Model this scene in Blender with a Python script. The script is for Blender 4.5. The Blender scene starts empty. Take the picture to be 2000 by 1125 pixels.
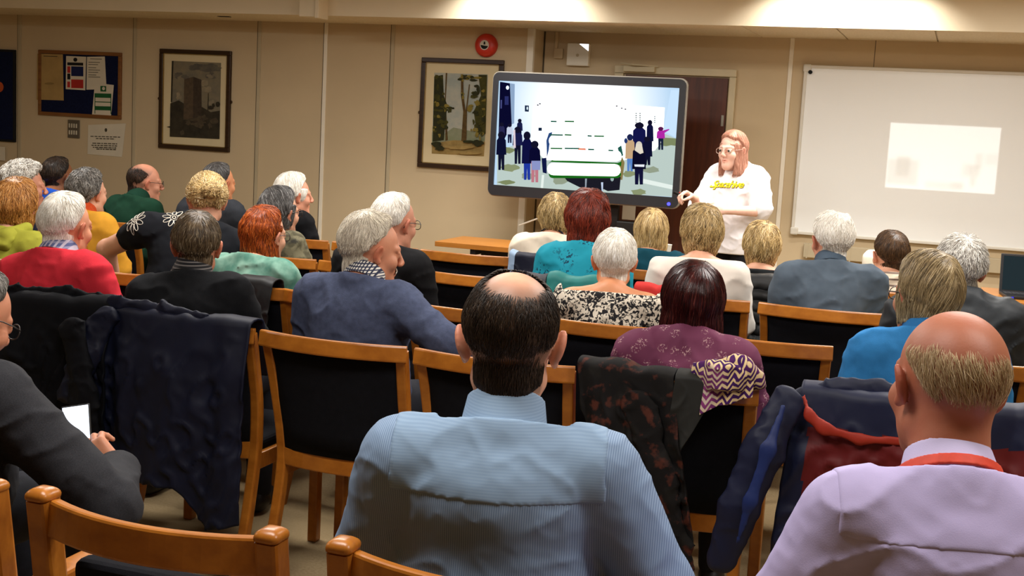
import bpy, bmesh, math, random
import numpy as np
from mathutils import Vector, Matrix
C = bpy.context.scene.collection
random.seed(7)
RNG = np.random.default_rng(11)
PI = math.pi

# ------------------------------------------------------------------ camera
FPX = 2450.0
CAM = np.array([0.0, 0.0, 1.57])
CR = np.array([0.94053181, 0.33568009, 0.05214207])
CD = np.array([0.09273515, -0.10604826, -0.99002725])
CF = np.array([-0.32680286, 0.93598752, -0.1308711])

def ray(x, y):
    return CF + ((x - 1000) / FPX) * CR + ((y - 562.5) / FPX) * CD
def at_y(x, y, Y):          # the point of the upright plane at depth Y seen at a photo pixel
    v = ray(x, y)
    return CAM + (Y / v[1]) * v
def at_z(x, y, h):
    v = ray(x, y)
    return CAM + ((h - CAM[2]) / v[2]) * v

cd = bpy.data.cameras.new('camera')
cam = bpy.data.objects.new('camera', cd)
C.objects.link(cam)
cd.sensor_fit = 'HORIZONTAL'
cd.sensor_width = 36
cd.lens = FPX / 2000 * 36
cd.clip_start = 0.05
cam.matrix_world = Matrix(((CR[0], -CD[0], -CF[0], CAM[0]), (CR[1], -CD[1], -CF[1], CAM[1]), (CR[2], -CD[2], -CF[2], CAM[2]), (0, 0, 0, 1)))
bpy.context.scene.camera = cam
vs = bpy.context.scene.view_settings
vs.view_transform = 'Standard'
vs.look = 'None'
vs.gamma = 1
vs.use_curve_mapping = False
vs.exposure = 0.3

# ------------------------------------------------------------------ materials
def lin(c):
    if isinstance(c, str):
        c = c.lstrip('#')
        c = [int(c[i:i + 2], 16) / 255 for i in (0, 2, 4)]
        return tuple((v / 12.92 if v <= .04045 else ((v + .055) / 1.055) ** 2.4) for v in c) + (1,)
    return tuple(c) + ((1,) if len(c) == 3 else ())

def mk(name, color, rough=.6, spec=.3, metal=0.0):
    m = bpy.data.materials.new(name)
    m.use_nodes = True
    nt = m.node_tree
    b = nt.nodes['Principled BSDF']
    b.inputs['Base Color'].default_value = lin(color)
    b.inputs['Roughness'].default_value = rough
    b.inputs['Specular IOR Level'].default_value = spec
    b.inputs['Metallic'].default_value = metal
    return m, nt, b

def nd(nt, typ, **kw):
    n = nt.nodes.new(typ)
    for k, v in kw.items():
        if k.startswith('i_'):
            n.inputs[k[2:].replace('_', ' ')].default_value = v
        else:
            setattr(n, k, v)
    return n

def coords(nt, scale=(1, 1, 1), rot=(0, 0, 0), kind='Object'):
    tc = nd(nt, 'ShaderNodeTexCoord')
    mp = nd(nt, 'ShaderNodeMapping')
    mp.inputs['Scale'].default_value = scale
    mp.inputs['Rotation'].default_value = rot
    nt.links.new(tc.outputs[kind], mp.inputs['Vector'])
    return mp.outputs['Vector']

def mixc(nt, fac, a, b):
    mx = nd(nt, 'ShaderNodeMix', data_type='RGBA')
    for s, i in ((fac, 0), (a, 6), (b, 7)):
        if hasattr(s, 'is_linked') or hasattr(s, 'node'):
            nt.links.new(s, mx.inputs[i])
        else:
            mx.inputs[i].default_value = s
    return mx.outputs[2]

def ramp(nt, fac, lo, hi):
    r = nd(nt, 'ShaderNodeMapRange')
    r.inputs['From Min'].default_value = lo
    r.inputs['From Max'].default_value = hi
    nt.links.new(fac, r.inputs['Value'])
    return r.outputs['Result']

def noise(nt, vec, scale, detail=3, rough=.5):
    n = nd(nt, 'ShaderNodeTexNoise')
    n.inputs['Scale'].default_value = scale
    n.inputs['Detail'].default_value = detail
    n.inputs['Roughness'].default_value = rough
    nt.links.new(vec, n.inputs['Vector'])
    return n.outputs['Fac']

def bump(nt, b, h, strength=.3, dist=.002):
    n = nd(nt, 'ShaderNodeBump')
    n.inputs['Strength'].default_value = strength
    n.inputs['Distance'].default_value = dist
    nt.links.new(h, n.inputs['Height'])
    nt.links.new(n.outputs['Normal'], b.inputs['Normal'])

def plain(name, color, rough=.6, spec=.3, var=.12, scale=8, bmp=0, bscale=200, metal=0.0):
    m, nt, b = mk(name, color, rough, spec, metal)
    c = lin(color)
    v = coords(nt)
    f = noise(nt, v, scale, 4)
    lo = tuple(x * (1 - var) for x in c[:3]) + (1,)
    hi = tuple(min(1, x * (1 + var)) for x in c[:3]) + (1,)
    nt.links.new(mixc(nt, ramp(nt, f, .3, .7), lo, hi), b.inputs['Base Color'])
    if bmp:
        bump(nt, b, noise(nt, v, bscale, 2), bmp, .003)
    return m

def emit(name, color, strength=1.0):
    m = bpy.data.materials.new(name)
    m.use_nodes = True
    nt = m.node_tree
    nt.nodes.clear()
    e = nt.nodes.new('ShaderNodeEmission')
    e.inputs[0].default_value = lin(color)
    e.inputs[1].default_value = strength
    o = nt.nodes.new('ShaderNodeOutputMaterial')
    nt.links.new(e.outputs[0], o.inputs[0])
    return m

def wood(name, c1, c2, rot=(0, 0, 0), rough=.38, stretch=(1, 14, 14)):
    m, nt, b = mk(name, c1, rough, .45)
    v = coords(nt, stretch, rot)
    f = noise(nt, v, 3.2, 5, .6)
    nt.links.new(mixc(nt, ramp(nt, f, .3, .7), lin(c1), lin(c2)), b.inputs['Base Color'])
    bump(nt, b, f, .08, .001)
    return m

# ------------------------------------------------------------------ mesh helpers
def tag(o, label=None, cat=None, group=None, kind=None):
    if label: o['label'] = label
    if cat: o['category'] = cat
    if group: o['group'] = group
    if kind: o['kind'] = kind
    return o

def empty(name, loc=(0, 0, 0), rz=0, label=None, cat=None, group=None):
    o = bpy.data.objects.new(name, None)
    o.empty_display_size = .1
    C.objects.link(o)
    o.location = loc
    o.rotation_euler = (0, 0, rz)
    return tag(o, label, cat, group)

def obj(name, bm, mat, parent=None, smooth=False):
    me = bpy.data.meshes.new(name)
    bm.normal_update()
    bm.to_mesh(me)
    bm.free()
    for m in (mat if isinstance(mat, (list, tuple)) else [mat]):
        me.materials.append(m)
    if smooth:
        me.polygons.foreach_set('use_smooth', [True] * len(me.polygons))
    o = bpy.data.objects.new(name, me)
    C.objects.link(o)
    if parent is not None:
        o.parent = parent
    return o

def npmesh(name, V, Q, mat, parent=None, smooth=True, attrs=None):
    me = bpy.data.meshes.new(name)
    V = np.ascontiguousarray(V, np.float32)
    Q = np.ascontiguousarray(Q, np.int32)
    k = Q.shape[1]
    me.vertices.add(len(V))
    me.vertices.foreach_set('co', V.ravel())
    me.loops.add(Q.size)
    me.loops.foreach_set('vertex_index', Q.ravel())
    me.polygons.add(len(Q))
    me.polygons.foreach_set('loop_start', np.arange(0, Q.size, k, dtype=np.int32))
    me.polygons.foreach_set('loop_total', np.full(len(Q), k, np.int32))
    me.update(calc_edges=True)
    me.polygons.foreach_set('use_smooth', np.full(len(Q), smooth))
    for m in (mat if isinstance(mat, (list, tuple)) else [mat]):
        me.materials.append(m)
    for n, a in (attrs or {}).items():
        at = me.attributes.new(n, 'FLOAT', 'POINT')
        at.data.foreach_set('value', np.ascontiguousarray(a, np.float32))
    o = bpy.data.objects.new(name, me)
    C.objects.link(o)
    if parent is not None:
        o.parent = parent
    return o

def bx(bm, x0, x1, y0, y1, z0, z1, bev=0, seg=2, mat=0):
    r = bmesh.ops.create_cube(bm, size=1)
    vsx = r['verts']
    bmesh.ops.scale(bm, vec=(x1 - x0, y1 - y0, z1 - z0), verts=vsx)
    bmesh.ops.translate(bm, vec=((x0 + x1) / 2, (y0 + y1) / 2, (z0 + z1) / 2), verts=vsx)
    fs = set(f for v in vsx for f in v.link_faces)
    for f in fs: f.material_index = mat
    if bev:
        es = set(e for v in vsx for e in v.link_edges)
        bmesh.ops.bevel(bm, geom=list(es), offset=bev, segments=seg, profile=.5, affect='EDGES')
    return vsx

def box(name, mat, parent, x0, x1, y0, y1, z0, z1, bev=0, seg=2):
    bm = bmesh.new()
    bx(bm, x0, x1, y0, y1, z0, z1, bev, seg)
    return obj(name, bm, mat, parent)

def cyl(bm, p, q, r, r2=None, seg=16, mat=0):
    p, q = Vector(p), Vector(q)
    d = q - p
    before = set(bm.faces)
    res = bmesh.ops.create_cone(bm, cap_ends=True, segments=seg, radius1=r, radius2=r if r2 is None else r2, depth=d.length)
    M = Matrix.Translation((p + q) / 2) @ d.to_track_quat('Z', 'Y').to_matrix().to_4x4()
    bmesh.ops.transform(bm, matrix=M, verts=res['verts'])
    for f in set(bm.faces) - before: f.material_index = mat
    return res['verts']

def sweep(bm, path, prof, ups=None, closed=False, mat=0):
    """Sweep a list of profile loops (one per path point, in (a, b) of side/up axes) along a path."""
    P = [Vector(p) for p in path]
    n = len(P)
    rings = []
    for i in range(n):
        t = (P[(i + 1) % n] - P[i - 1]) if closed else (P[min(i + 1, n - 1)] - P[max(i - 1, 0)])
        t.normalize()
        up = Vector(ups[i] if isinstance(ups, list) else ups or (0, 0, 1))
        s = t.cross(up).normalized()
        u = s.cross(t).normalized()
        pf = prof[i] if isinstance(prof[0][0], (list, tuple)) else prof
        rings.append([bm.verts.new(P[i] + s * a + u * b) for a, b in pf])
    k = len(rings[0])
    for i in range(n if closed else n - 1):
        A, B = rings[i], rings[(i + 1) % n]
        for j in range(k):
            f = bm.faces.new((A[j], A[(j + 1) % k], B[(j + 1) % k], B[j]))
            f.material_index = mat
    if not closed:
        bm.faces.new(rings[0][::-1]).material_index = mat
        bm.faces.new(rings[-1]).material_index = mat

def rprof(w, h, r=.004):
    a, b = w / 2, h / 2
    r = min(r, a * .9, b * .9)
    out = []
    for cx, cy, a0 in ((a - r, b - r, 0), (-a + r, b - r, 90), (-a + r, -b + r, 180), (a - r, -b + r, 270)):
        for k in (0, 45, 90):
            t = math.radians(a0 + k)
            out.append((cx + r * math.cos(t), cy + r * math.sin(t)))
    return out

def circ(r, n=8):
    return [(r * math.cos(2 * PI * i / n), r * math.sin(2 * PI * i / n)) for i in range(n)]

def tube(bm, pts, r, n=8, mat=0):
    pts = [Vector(p) for p in pts]
    d = (pts[-1] - pts[0])
    up = (0, 0, 1) if abs(d.normalized().z) < .9 else (0, 1, 0)
    sweep(bm, pts, circ(r, n), up, mat=mat)

def recalc(bm):
    bmesh.ops.recalc_face_normals(bm, faces=bm.faces[:])

class Flat:
    """Printed or lit picture lying on an upright plane y = Y, facing -y: polygons in layers a fraction of a millimetre apart."""
    def __init__(s, Y):
        s.Y = Y; s.bm = bmesh.new(); s.mats = []; s.k = 0
    def mi(s, m):
        if m not in s.mats: s.mats.append(m)
        return s.mats.index(m)
    def poly(s, pts, m, px=True):
        s.k += 1
        y = s.Y - .00012 * s.k
        vv = []
        for p in pts:
            if px:
                w = at_y(p[0], p[1], s.Y)
                vv.append(s.bm.verts.new((w[0], y, w[2])))
            else:
                vv.append(s.bm.verts.new((p[0], y, p[1])))
        f = s.bm.faces.new(vv)
        f.normal_update()
        if f.normal.y > 0: f.normal_flip()
        f.material_index = s.mi(m)
    def build(s, name, parent=None):
        return obj(name, s.bm, s.mats, parent)

def ell(cx, cy, rx, ry, n=16, rot=0):
    return [(cx + rx * math.cos(t) * math.cos(rot) - ry * math.sin(t) * math.sin(rot), cy + rx * math.cos(t) * math.sin(rot) + ry * math.sin(t) * math.cos(rot)) for t in [2 * PI * i / n for i in range(n)]]

def blob(cx, cy, rx, ry, n=14, j=.25):
    return [(cx + rx * math.cos(2 * PI * i / n) * (1 + random.uniform(-j, j)), cy + ry * math.sin(2 * PI * i / n) * (1 + random.uniform(-j, j))) for i in range(n)]

def pill(x0, y0, x1, y1, n=8):
    r = (y1 - y0) / 2
    return [(x1 - r + r * math.sin(PI * i / n), y0 + r - r * math.cos(PI * i / n)) for i in range(n + 1)] + [(x0 + r - r * math.sin(PI * i / n), y0 + r + r * math.cos(PI * i / n)) for i in range(n + 1)]
# ------------------------------------------------------------------ the room
YL, YR, YF = 8.95, 9.20, 8.27      # left panelled wall, right wall, fascia of the dropped soffit
XS = -3.06                          # step between the two walls
ZS, ZC = 2.265, 2.62
X0, X1, Y0 = -9.2, 3.0, -2.6

m_wall = plain('cream_wall_paint', '#cab694', .75, .25, .04, 2, .05, 300)
m_ceil = plain('ceiling_paint', '#e2d4b8', .8, .2, .03, 3, .05, 200)
m_strip = plain('panel_cover_strip', '#b9ab8e', .5, .3, .05, 5)
m_stripw = plain('pale_cover_strip', '#ece4d2', .5, .3, .04, 5)
m_dark_line = plain('shadow_gap', '#5b5040', .8, .1, .1, 5)
m_door = wood('dark_door_veneer', '#5a2a12', '#411c0b', rough=.45, stretch=(9, 9, .8))
m_frame = plain('door_frame_paint', '#cbbd9c', .5, .35, .04, 5)
m_floor = None
def floor_mat():
    m, nt, b = mk('beige_carpet', '#a08a68', .95, .1)
    v = coords(nt)
    f = noise(nt, v, 90, 5, .7)
    g = noise(nt, v, 2.2, 3)
    c = mixc(nt, ramp(nt, f, .3, .7), lin('#8e7a5a'), lin('#b39d7a'))
    d = mixc(nt, ramp(nt, g, .35, .75), lin('#9a8562'), c)
    nt.links.new(d, b.inputs['Base Color'])
    bump(nt, b, f, .5, .004)
    return m
m_floor = floor_mat()

def struct(name, mat, *b, bev=0):
    o = box(name, mat, None, *b, bev=bev)
    o['kind'] = 'structure'
    return o
struct('floor', m_floor, X0, X1, Y0, YR + .2, -.1, 0)
struct('ceiling', m_ceil, X0, X1, Y0, YF, ZC, ZC + .1)
bm = bmesh.new()
bx(bm, X0, X1, YF, YF + .02, ZS, ZC + .1)
o = obj('ceiling_fascia', bm, m_ceil); o['kind'] = 'structure'
def tile_mat():
    m, nt, b = mk('soffit_tile', '#e2d3b5', .8, .2)
    v = coords(nt)
    f = noise(nt, v, 60, 4, .7)
    nt.links.new(mixc(nt, ramp(nt, f, .35, .7), lin('#d3c2a0'), lin('#e8dabf')), b.inputs['Base Color'])
    bump(nt, b, f, .3, .002)
    return m
m_tile = tile_mat()
# soffit: a row of tiles with a slim gap between each and the next
bm = bmesh.new()
x = X0
bx(bm, X0, X1, YF + .02, YR + .2, ZS + .012, ZS + .1)
for i in range(30):
    xa, xb = -9.22 + i * .6 + .004, -9.22 + (i + 1) * .6 - .004
    if xb > X1: break
    bx(bm, max(xa, X0), xb, YF + .02, YR + .1, ZS, ZS + .011, .003, 1)
o = obj('ceiling_soffit', bm, m_tile); o['kind'] = 'structure'
struct('wall_left', m_wall, X0, XS, YL, YR + .2, 0, ZS + .01)
struct('wall_back', m_wall, XS, X1, YR, YR + .2, 0, ZS + .01)
struct('wall_side_left', m_wall, X0 - .1, X0, Y0, YR + .2, 0, ZC)
struct('wall_side_right', m_wall, X1, X1 + .1, Y0, YR + .2, 0, ZC)
struct('wall_rear', m_wall, X0, X1, Y0 - .1, Y0, 0, ZC)
# cover strips over the panel joints
n = 0
for xx, w, m in ((-7.745, .035, m_strip), (-6.56, .03, m_strip), (-5.375, .03, m_strip), (-4.78, .03, m_stripw), (-4.2, .03, m_strip)):
    n += 1
    struct('trim_%d' % n, m, xx - w / 2, xx + w / 2, YL - .008, YL + .002, 0, ZS, bev=.002)
    struct('trim_%d' % (n + 20), m_dark_line, xx - w / 2 - .006, xx - w / 2, YL - .004, YL + .002, 0, ZS)
struct('trim_6', m_stripw, XS - .045, XS + .006, YL - .008, YL + .03, 0, ZS, bev=.003)
struct('trim_7', m_stripw, -1.215, -1.185, YR - .01, YR + .002, 0, ZS, bev=.003)
struct('trim_8', m_dark_line, -.632, -.628, YR - .002, YR + .002, 2.0, ZS)
struct('trim_9', m_dark_line, XS, XS + .012, YR - .004, YR + .002, 0, ZS)
struct('baseboard_left', m_strip, X0, XS + .01, YL - .015, YL + .002, 0, .1, bev=.003)
struct('baseboard_back', m_strip, -1.56, X1, YR - .015, YR + .002, 0, .1, bev=.003)
# boxed-in pipe on the fascia
bm = bmesh.new()
pb = at_y(590, 30, 8.2); pc = at_y(628, 30, 8.2)
bx(bm, pb[0], pc[0], 8.15, YF + .01, 2.245, ZC, .006, 2)
bx(bm, pc[0] - .02, pc[0] + .012, 8.13, YF + .01, 2.235, ZC, .004, 1)
o = obj('trim_10', bm, m_ceil); o['kind'] = 'structure'
# small dark vent slot in the soffit
pa = at_z(438, 32, ZS)
tag(box('ceiling_vent', plain('black_slot', '#15110c', .7, .2), None, pa[0] - .05, pa[0] + .05, pa[1] - .02, pa[1] + .02, ZS - .004, ZS + .002), 'small dark slot in the ceiling above the tower picture', 'vent')

# door with its frame and closer
door = empty('door_1', (-2.03, YR, 0)); door['kind'] = 'structure'
box('door_panel', m_door, door, -.37, .395, -.02, .01, 0, 1.965, .003)
bm = bmesh.new()
for a, b, z0, z1 in ((-.455, -.385, 0, 1.974), (.405, .455, 0, 1.974)):
    bx(bm, a, b, -.035, .01, z0, z1, .006)
bx(bm, -.455, .455, -.035, .01, 1.975, 2.03, .006)
obj('door_frame', bm, m_frame, door)
bm = bmesh.new()
bx(bm, .365, .385, -.028, -.02, 1.62, 1.70, .002); bx(bm, .365, .385, -.028, -.02, .3, .38, .002)
obj('hinge', bm, plain('steel', '#a8a294', .3, .5, .05, 5, metal=.8), door)
m_metal = plain('brushed_steel', '#b0aa9c', .35, .5, .05, 5, metal=.8)
bm = bmesh.new()
bx(bm, -.38, -.14, -.075, -.035, 1.985, 2.03, .006)
tube(bm, [(-.40, -.06, 2.045), (-.30, -.12, 2.035), (-.12, -.06, 2.03)], .006, 6)
obj('door_closer', bm, m_frame, door)
pp = at_y(1228, 415, YR - .025)
box('notice', plain('white_notice_paper', '#dcd5c4', .7, .2, .03), door, pp[0] + 2.03 - .05, pp[0] + 2.03 + .05, -.0235, -.0215, pp[2] - .055, pp[2] + .055)

# ------------------------------------------------------------------ things on the walls
def pframe(name, x0, x1, z0, z1, Y, label, fw=.035):
    t = empty(name, ((x0 + x1) / 2, Y, z0), 0, label, 'picture')
    cx = (x0 + x1) / 2
    bm = bmesh.new()
    for a, b, c, d in ((x0, x1, z1 - fw, z1), (x0, x1, z0, z0 + fw), (x0, x0 + fw, z0 + fw, z1 - fw), (x1 - fw, x1, z0 + fw, z1 - fw)):
        bx(bm, a - cx, b - cx, -.028, 0, c - z0, d - z0, .005, 2)
    obj('frame', bm, m_pframe, t)
    bm = bmesh.new()
    i = .006
    for a, b, c, d in ((x0 + fw, x1 - fw, z1 - fw - i, z1 - fw), (x0 + fw, x1 - fw, z0 + fw, z0 + fw + i), (x0 + fw, x0 + fw + i, z0 + fw, z1 - fw), (x1 - fw - i, x1 - fw, z0 + fw, z1 - fw)):
        bx(bm, a - cx, b - cx, -.022, -.004, c - z0, d - z0)
    obj('gilt_slip', bm, m_gilt, t)
    box('mount_board', m_mount, t, x0 + fw - cx, x1 - fw - cx, -.012, -.003, fw, z1 - z0 - fw)
    for s in (-1, 1):
        bm = bmesh.new()
        cyl(bm, (s * (x1 - x0 + .02) / 2, -.012, (z1 - z0) * .5), (s * (x1 - x0 - .01) / 2, -.012, (z1 - z0) * .5), .012, .012, 10)
        obj('hook', bm, m_pframe, t)
    return t
m_pframe = wood('dark_frame_wood', '#3a2413', '#291809', rough=.35)
m_gilt = plain('gilt_slip', '#8c7340', .4, .5, .15, 30)
m_mount = plain('cream_mount', '#d9c9a2', .8, .2, .04, 4)
def paint(name, c1, c2, sc=25):
    m, nt, b = mk(name, c1, .8, .15)
    v = coords(nt)
    f = noise(nt, v, sc, 6, .65)
    nt.links.new(mixc(nt, ramp(nt, f, .35, .65), lin(c1), lin(c2)), b.inputs['Base Color'])
    return m
def fl(parent, F, name='painting'):
    o = F.build(name)
    o.parent = parent
    o.matrix_parent_inverse = Matrix.Translation(-Vector(parent.location))
    return o

t = pframe('framed_picture', -6.305, -5.625, 1.205, 2.02, YL, 'dark framed painting of a square stone tower, left of the blank wall panels')
F = Flat(YL - .013)
s = 3.516
A = lambda pts: [(x / s, y / s) for x, y in pts]
sky = paint('tower_sky', '#857a62', '#6f6a5c', 9); sky2 = paint('tower_sky_pale', '#94886e', '#7f7562', 12); cloud = paint('tower_cloud', '#57534d', '#6c6658', 14)
tw1 = paint('tower_stone', '#4a3f33', '#3a3129', 30); tw2 = paint('tower_stone_lit', '#5d4f3d', '#4d4134', 30)
grd = paint('tower_ground', '#3f392c', '#2e2a22', 18); grd2 = paint('tower_path', '#564c3b', '#443c30', 22); lt = paint('tower_pale', '#a3947a', '#8d8069', 12)
F.poly(A([(1180, 418), (1518, 432), (1508, 955), (1168, 938)]), sky)
F.poly(A([(1180, 418), (1192, 418), (1182, 700), (1172, 700)]), grd)
for q in ((1420, 470, 95, 40), (1330, 460, 60, 24), (1440, 520, 40, 26), (1250, 520, 50, 30)):
    for k in range(6): F.poly(A(blob(q[0] + random.uniform(-.7, .7) * q[2], q[1] + random.uniform(-.6, .6) * q[3], q[2] * .45, q[3] * .4, 12, .3)), random.choice((cloud, cloud, sky2)))
for q in ((1420, 590, 40, 50), (1235, 650, 22, 40), (1450, 700, 34, 34)):
    for k in range(5): F.poly(A(blob(q[0] + random.uniform(-.6, .6) * q[2], q[1] + random.uniform(-.6, .6) * q[3], q[2] * .5, q[3] * .4, 12, .3)), random.choice((sky2, sky2, lt)))
F.poly(A([(1172, 710), (1230, 690), (1280, 720), (1390, 735), (1450, 770), (1512, 760), (1508, 955), (1168, 938)]), grd)
F.poly(A([(1268, 545), (1330, 527), (1384, 548), (1386, 740), (1378, 850), (1262, 845)]), tw1)
F.poly(A([(1268, 545), (1330, 527), (1328, 845), (1262, 840)]), tw2)
for k in range(16): F.poly(A(blob(random.uniform(1190, 1490), random.uniform(800, 930), random.uniform(14, 40), random.uniform(8, 20), 10, .4)), random.choice((grd, grd2, grd2)))
F.poly(A([(1432, 640), (1436, 640), (1434, 760), (1428, 760)]), grd)
for q in ((1470, 722, 10, 14), (1500, 715, 14, 18), (1450, 740, 20, 12)): F.poly(A(blob(*q)), grd)
fl(t, F)
t = pframe('framed_picture', -3.945, -3.275, 1.19, 2.025, YL, 'framed painting of tall green trees hanging below the red alarm sounder')
F = Flat(YL - .013)
sx, ox = 3.2145, 450
A = lambda pts: [(ox + x / sx, y / sx) for x, y in pts]
sk = paint('tree_sky', '#b4b2a2', '#9ba39c', 9); fol = paint('foliage_dark', '#4d4a20', '#3a3a1c', 26); fo2 = paint('foliage_light', '#77692c', '#8b7c3c', 26)
tr = paint('trunk', '#4d3a20', '#63502e', 30); gd = paint('path', '#a38a55', '#8c7444', 18); hz = paint('far_hedge', '#7f8667', '#8d9078', 18); dk = paint('shadow_green', '#35361f', '#2c2d1d', 20)
F.poly(A([(1280, 456), (1616, 468), (1592, 982), (1264, 964)]), sk)
F.poly(A([(1266, 830), (1330, 850), (1400, 800), (1470, 815), (1600, 840), (1592, 982), (1264, 964)]), hz)
F.poly(A([(1266, 900), (1400, 880), (1598, 890), (1592, 982), (1264, 964)]), gd)
F.poly(A([(1352, 458), (1362, 458), (1352, 640), (1366, 880), (1350, 885), (1346, 640)]), tr)
def leafy(qs, cols):
    for cx_, cy_, rx_, ry_ in qs:
        for k in range(7):
            a_, r_ = random.uniform(0, 2 * PI), random.uniform(0, 1) ** .6
            F.poly(A([(min(max(x_, 1284 - (y_ - 456) * .034), 1613 - (y_ - 468) * .045), min(max(y_, 460 + (x_ - 1280) * .033), 960)) for x_, y_ in blob(cx_ + rx_ * r_ * math.cos(a_), cy_ + ry_ * r_ * math.sin(a_), rx_ * random.uniform(.22, .5), ry_ * random.uniform(.16, .4), 9, .4)]), random.choice(cols))
F.poly(A([(1280, 480), (1335, 470), (1340, 600), (1362, 660), (1340, 880), (1270, 890)]), dk)
leafy(((1312, 510, 30, 50), (1305, 600, 34, 50), (1318, 660, 46, 40), (1350, 680, 40, 34), (1300, 740, 36, 40), (1330, 780, 34, 36), (1295, 830, 30, 40), (1385, 690, 24, 18)), (fol, fol, fo2, dk))
for pts in ([(1450, 470), (1464, 470), (1466, 600), (1480, 700), (1476, 880), (1452, 885), (1464, 700), (1450, 600)], [(1500, 530), (1506, 530), (1488, 690), (1484, 880), (1470, 880), (1480, 690)]): F.poly(A(pts), tr)
F.poly(A([(1560, 470), (1614, 470), (1604, 840), (1550, 840), (1530, 700), (1575, 600)]), fol)
leafy(((1470, 485, 30, 22), (1545, 490, 64, 28), (1580, 540, 34, 50), (1455, 590, 14, 30), (1560, 620, 50, 36), (1540, 690, 50, 40), (1570, 730, 36, 50), (1535, 790, 28, 44), (1575, 830, 26, 44), (1500, 480, 40, 20)), (fol, fo2, fo2, dk))
for q in ((1300, 905, 34, 18), (1320, 930, 30, 16), (1560, 900, 34, 20), (1500, 890, 40, 8)): F.poly(A(blob(*q)), dk)
for q in ((1450, 925, 90, 12), (1500, 960, 70, 10)): F.poly(A(blob(*q)), gd)
fl(t, F)

# notice board
nb = empty('notice_board', (-7.11, YL, 1.42), 0, 'navy felt notice board in a wooden frame with pinned papers', 'notice board')
m_oak = wood('oak_trim', '#8a5a2a', '#6f4520', rough=.45)
m_navy = plain('navy_felt', '#141a38', .95, .1, .2, 60, .4, 400)
w0, w1, hb = -.425, .425, .555
bm = bmesh.new()
for a, b, c, d in ((w0, w1, hb - .03, hb), (w0, w1, 0, .03), (w0, w0 + .03, .03, hb - .03), (w1 - .03, w1, .03, hb - .03)): bx(bm, a, b, -.022, 0, c, d, .004)
obj('frame', bm, m_oak, nb)
box('felt_panel', m_navy, nb, w0 + .03, w1 - .03, -.012, 0, .03, hb - .03)
m_paper = plain('paper_white', '#d8cfba', .8, .2, .04, 6); m_tan = plain('paper_tan', '#b0925c', .8, .2, .1, 9); m_tan2 = plain('tan_stain', '#94794a', .8, .2); m_ink = plain('ink', '#4a4436', .8, .2)
m_red = plain('print_red', '#b8322c', .7, .2); m_grn = plain('print_green', '#1f5a30', .7, .2); m_blu = plain('print_blue', '#1a2350', .7, .2); m_blk = plain('print_black', '#1a1a1a', .7, .2)
s = 3.516
A = lambda pts: [(x / s, y / s) for x, y in pts]
def paperon(name, parent, Y, quad, m, marks, label=None):
    F = Flat(Y)
    F.poly(A(quad), m)
    for pts, mm in marks: F.poly(A(pts), mm)
    o = fl(parent, F, name) if parent is not None else F.build(name)
    md = o.modifiers.new('thick', 'SOLIDIFY'); md.thickness = .0012; md.offset = 1
    return o
R_ = lambda x0, y0, x1, y1: [(x0, y0), (x1, y0 + .03 * (x1 - x0)), (x1, y1 + .03 * (x1 - x0)), (x0, y1)]
yb = YL - .0135
def loose(name, *a, label, cat):
    o = paperon(name, None, *a)
    return tag(o, label, cat, 'papers pinned to the notice board')
loose('pinned_paper', yb, [(256, 368), (432, 374), (438, 690), (252, 684)], m_tan, [(R_(300, 383, 395, 388), m_ink), (ell(340, 574, 34, 8), m_tan2)], label='plain tan sheet pinned at the left of the notice board', cat='paper')
loose('safety_poster', yb, [(455, 384), (592, 390), (586, 620), (452, 612)], m_paper, [(ell(518, 410, 14, 14), m_blk), (R_(463, 428, 572, 448), m_blk), (R_(490, 455, 573, 522), m_blu), (R_(463, 455, 484, 500), m_red), (R_(490, 545, 573, 604), m_red), (R_(463, 505, 484, 545), m_blk), (R_(463, 560, 482, 600), m_red)], label='poster with blue and red panels at the middle of the notice board', cat='poster')
loose('pinned_paper', yb, [(598, 390), (720, 388), (732, 612), (594, 616)], m_paper, [(R_(620 if i in (0,) else 608, y, 700 - (i * 13) % 40, y + 4), m_ink) for i, y in enumerate((402, 425, 440, 462, 478, 494, 512, 526))], label='typed white letter pinned right of the blue and red poster', cat='paper')
mk_ = [(R_(690, 590, 730, 628), m_grn), (ell(712, 608, 10, 12), m_paper), (R_(650, 640, 765, 780), m_grn)] + [(R_(655, y, 760, y + 26), m_paper) for y in (670, 702, 756)]
loose('first_aid_poster', yb - .004, [(652, 568), (782, 584), (762, 808), (632, 796)], m_paper, mk_, label='tilted white and green notice at the lower right of the notice board', cat='poster')
# switch plate
sp = at_y(145, 252, YL)
sw = empty('switch_panel', (sp[0], YL, sp[2]), 0, 'grey metal plate of eight small switches under the notice board', 'switch')
swp = box('plate', plain('grey_plate', '#6d675c', .4, .4, .05, 5, metal=.5), sw, -.06, .06, -.012, 0, -.077, .077, .004)
m_sw = plain('switch_white', '#c8bfa8', .4, .4)
for i in range(4):
    for j in (0, 1):
        box('rocker', m_sw, swp, -.045 + i * .024, -.045 + i * .024 + .012, -.018, -.010, -.048 + j * .058, -.012 + j * .058, .002, 1)
# paper notice on wall
F = Flat(YL - .002)
F.poly(A([(606, 858), (864, 848), (838, 1078), (602, 1058)]), m_paper)
F.poly(A(ell(728, 893, 9, 13)), m_ink)
for y, a, b in ((933, 622, 826), (948, 660, 790), (980, 636, 812), (994, 630, 806), (1008, 640, 806), (1020, 665, 798)):
    x = a
    while x < b:
        w = random.randint(8, 26); F.poly(A(R_(x, y + .03 * (x - a), min(x + w, b), y + 6 + .03 * (x - a))), m_ink); x += w + 6
o = F.build('wall_notice'); md = o.modifiers.new('thick', 'SOLIDIFY'); md.thickness = .0012; md.offset = 1
tag(o, 'white typed notice with a small crest taped below the notice board', 'notice')
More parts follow.
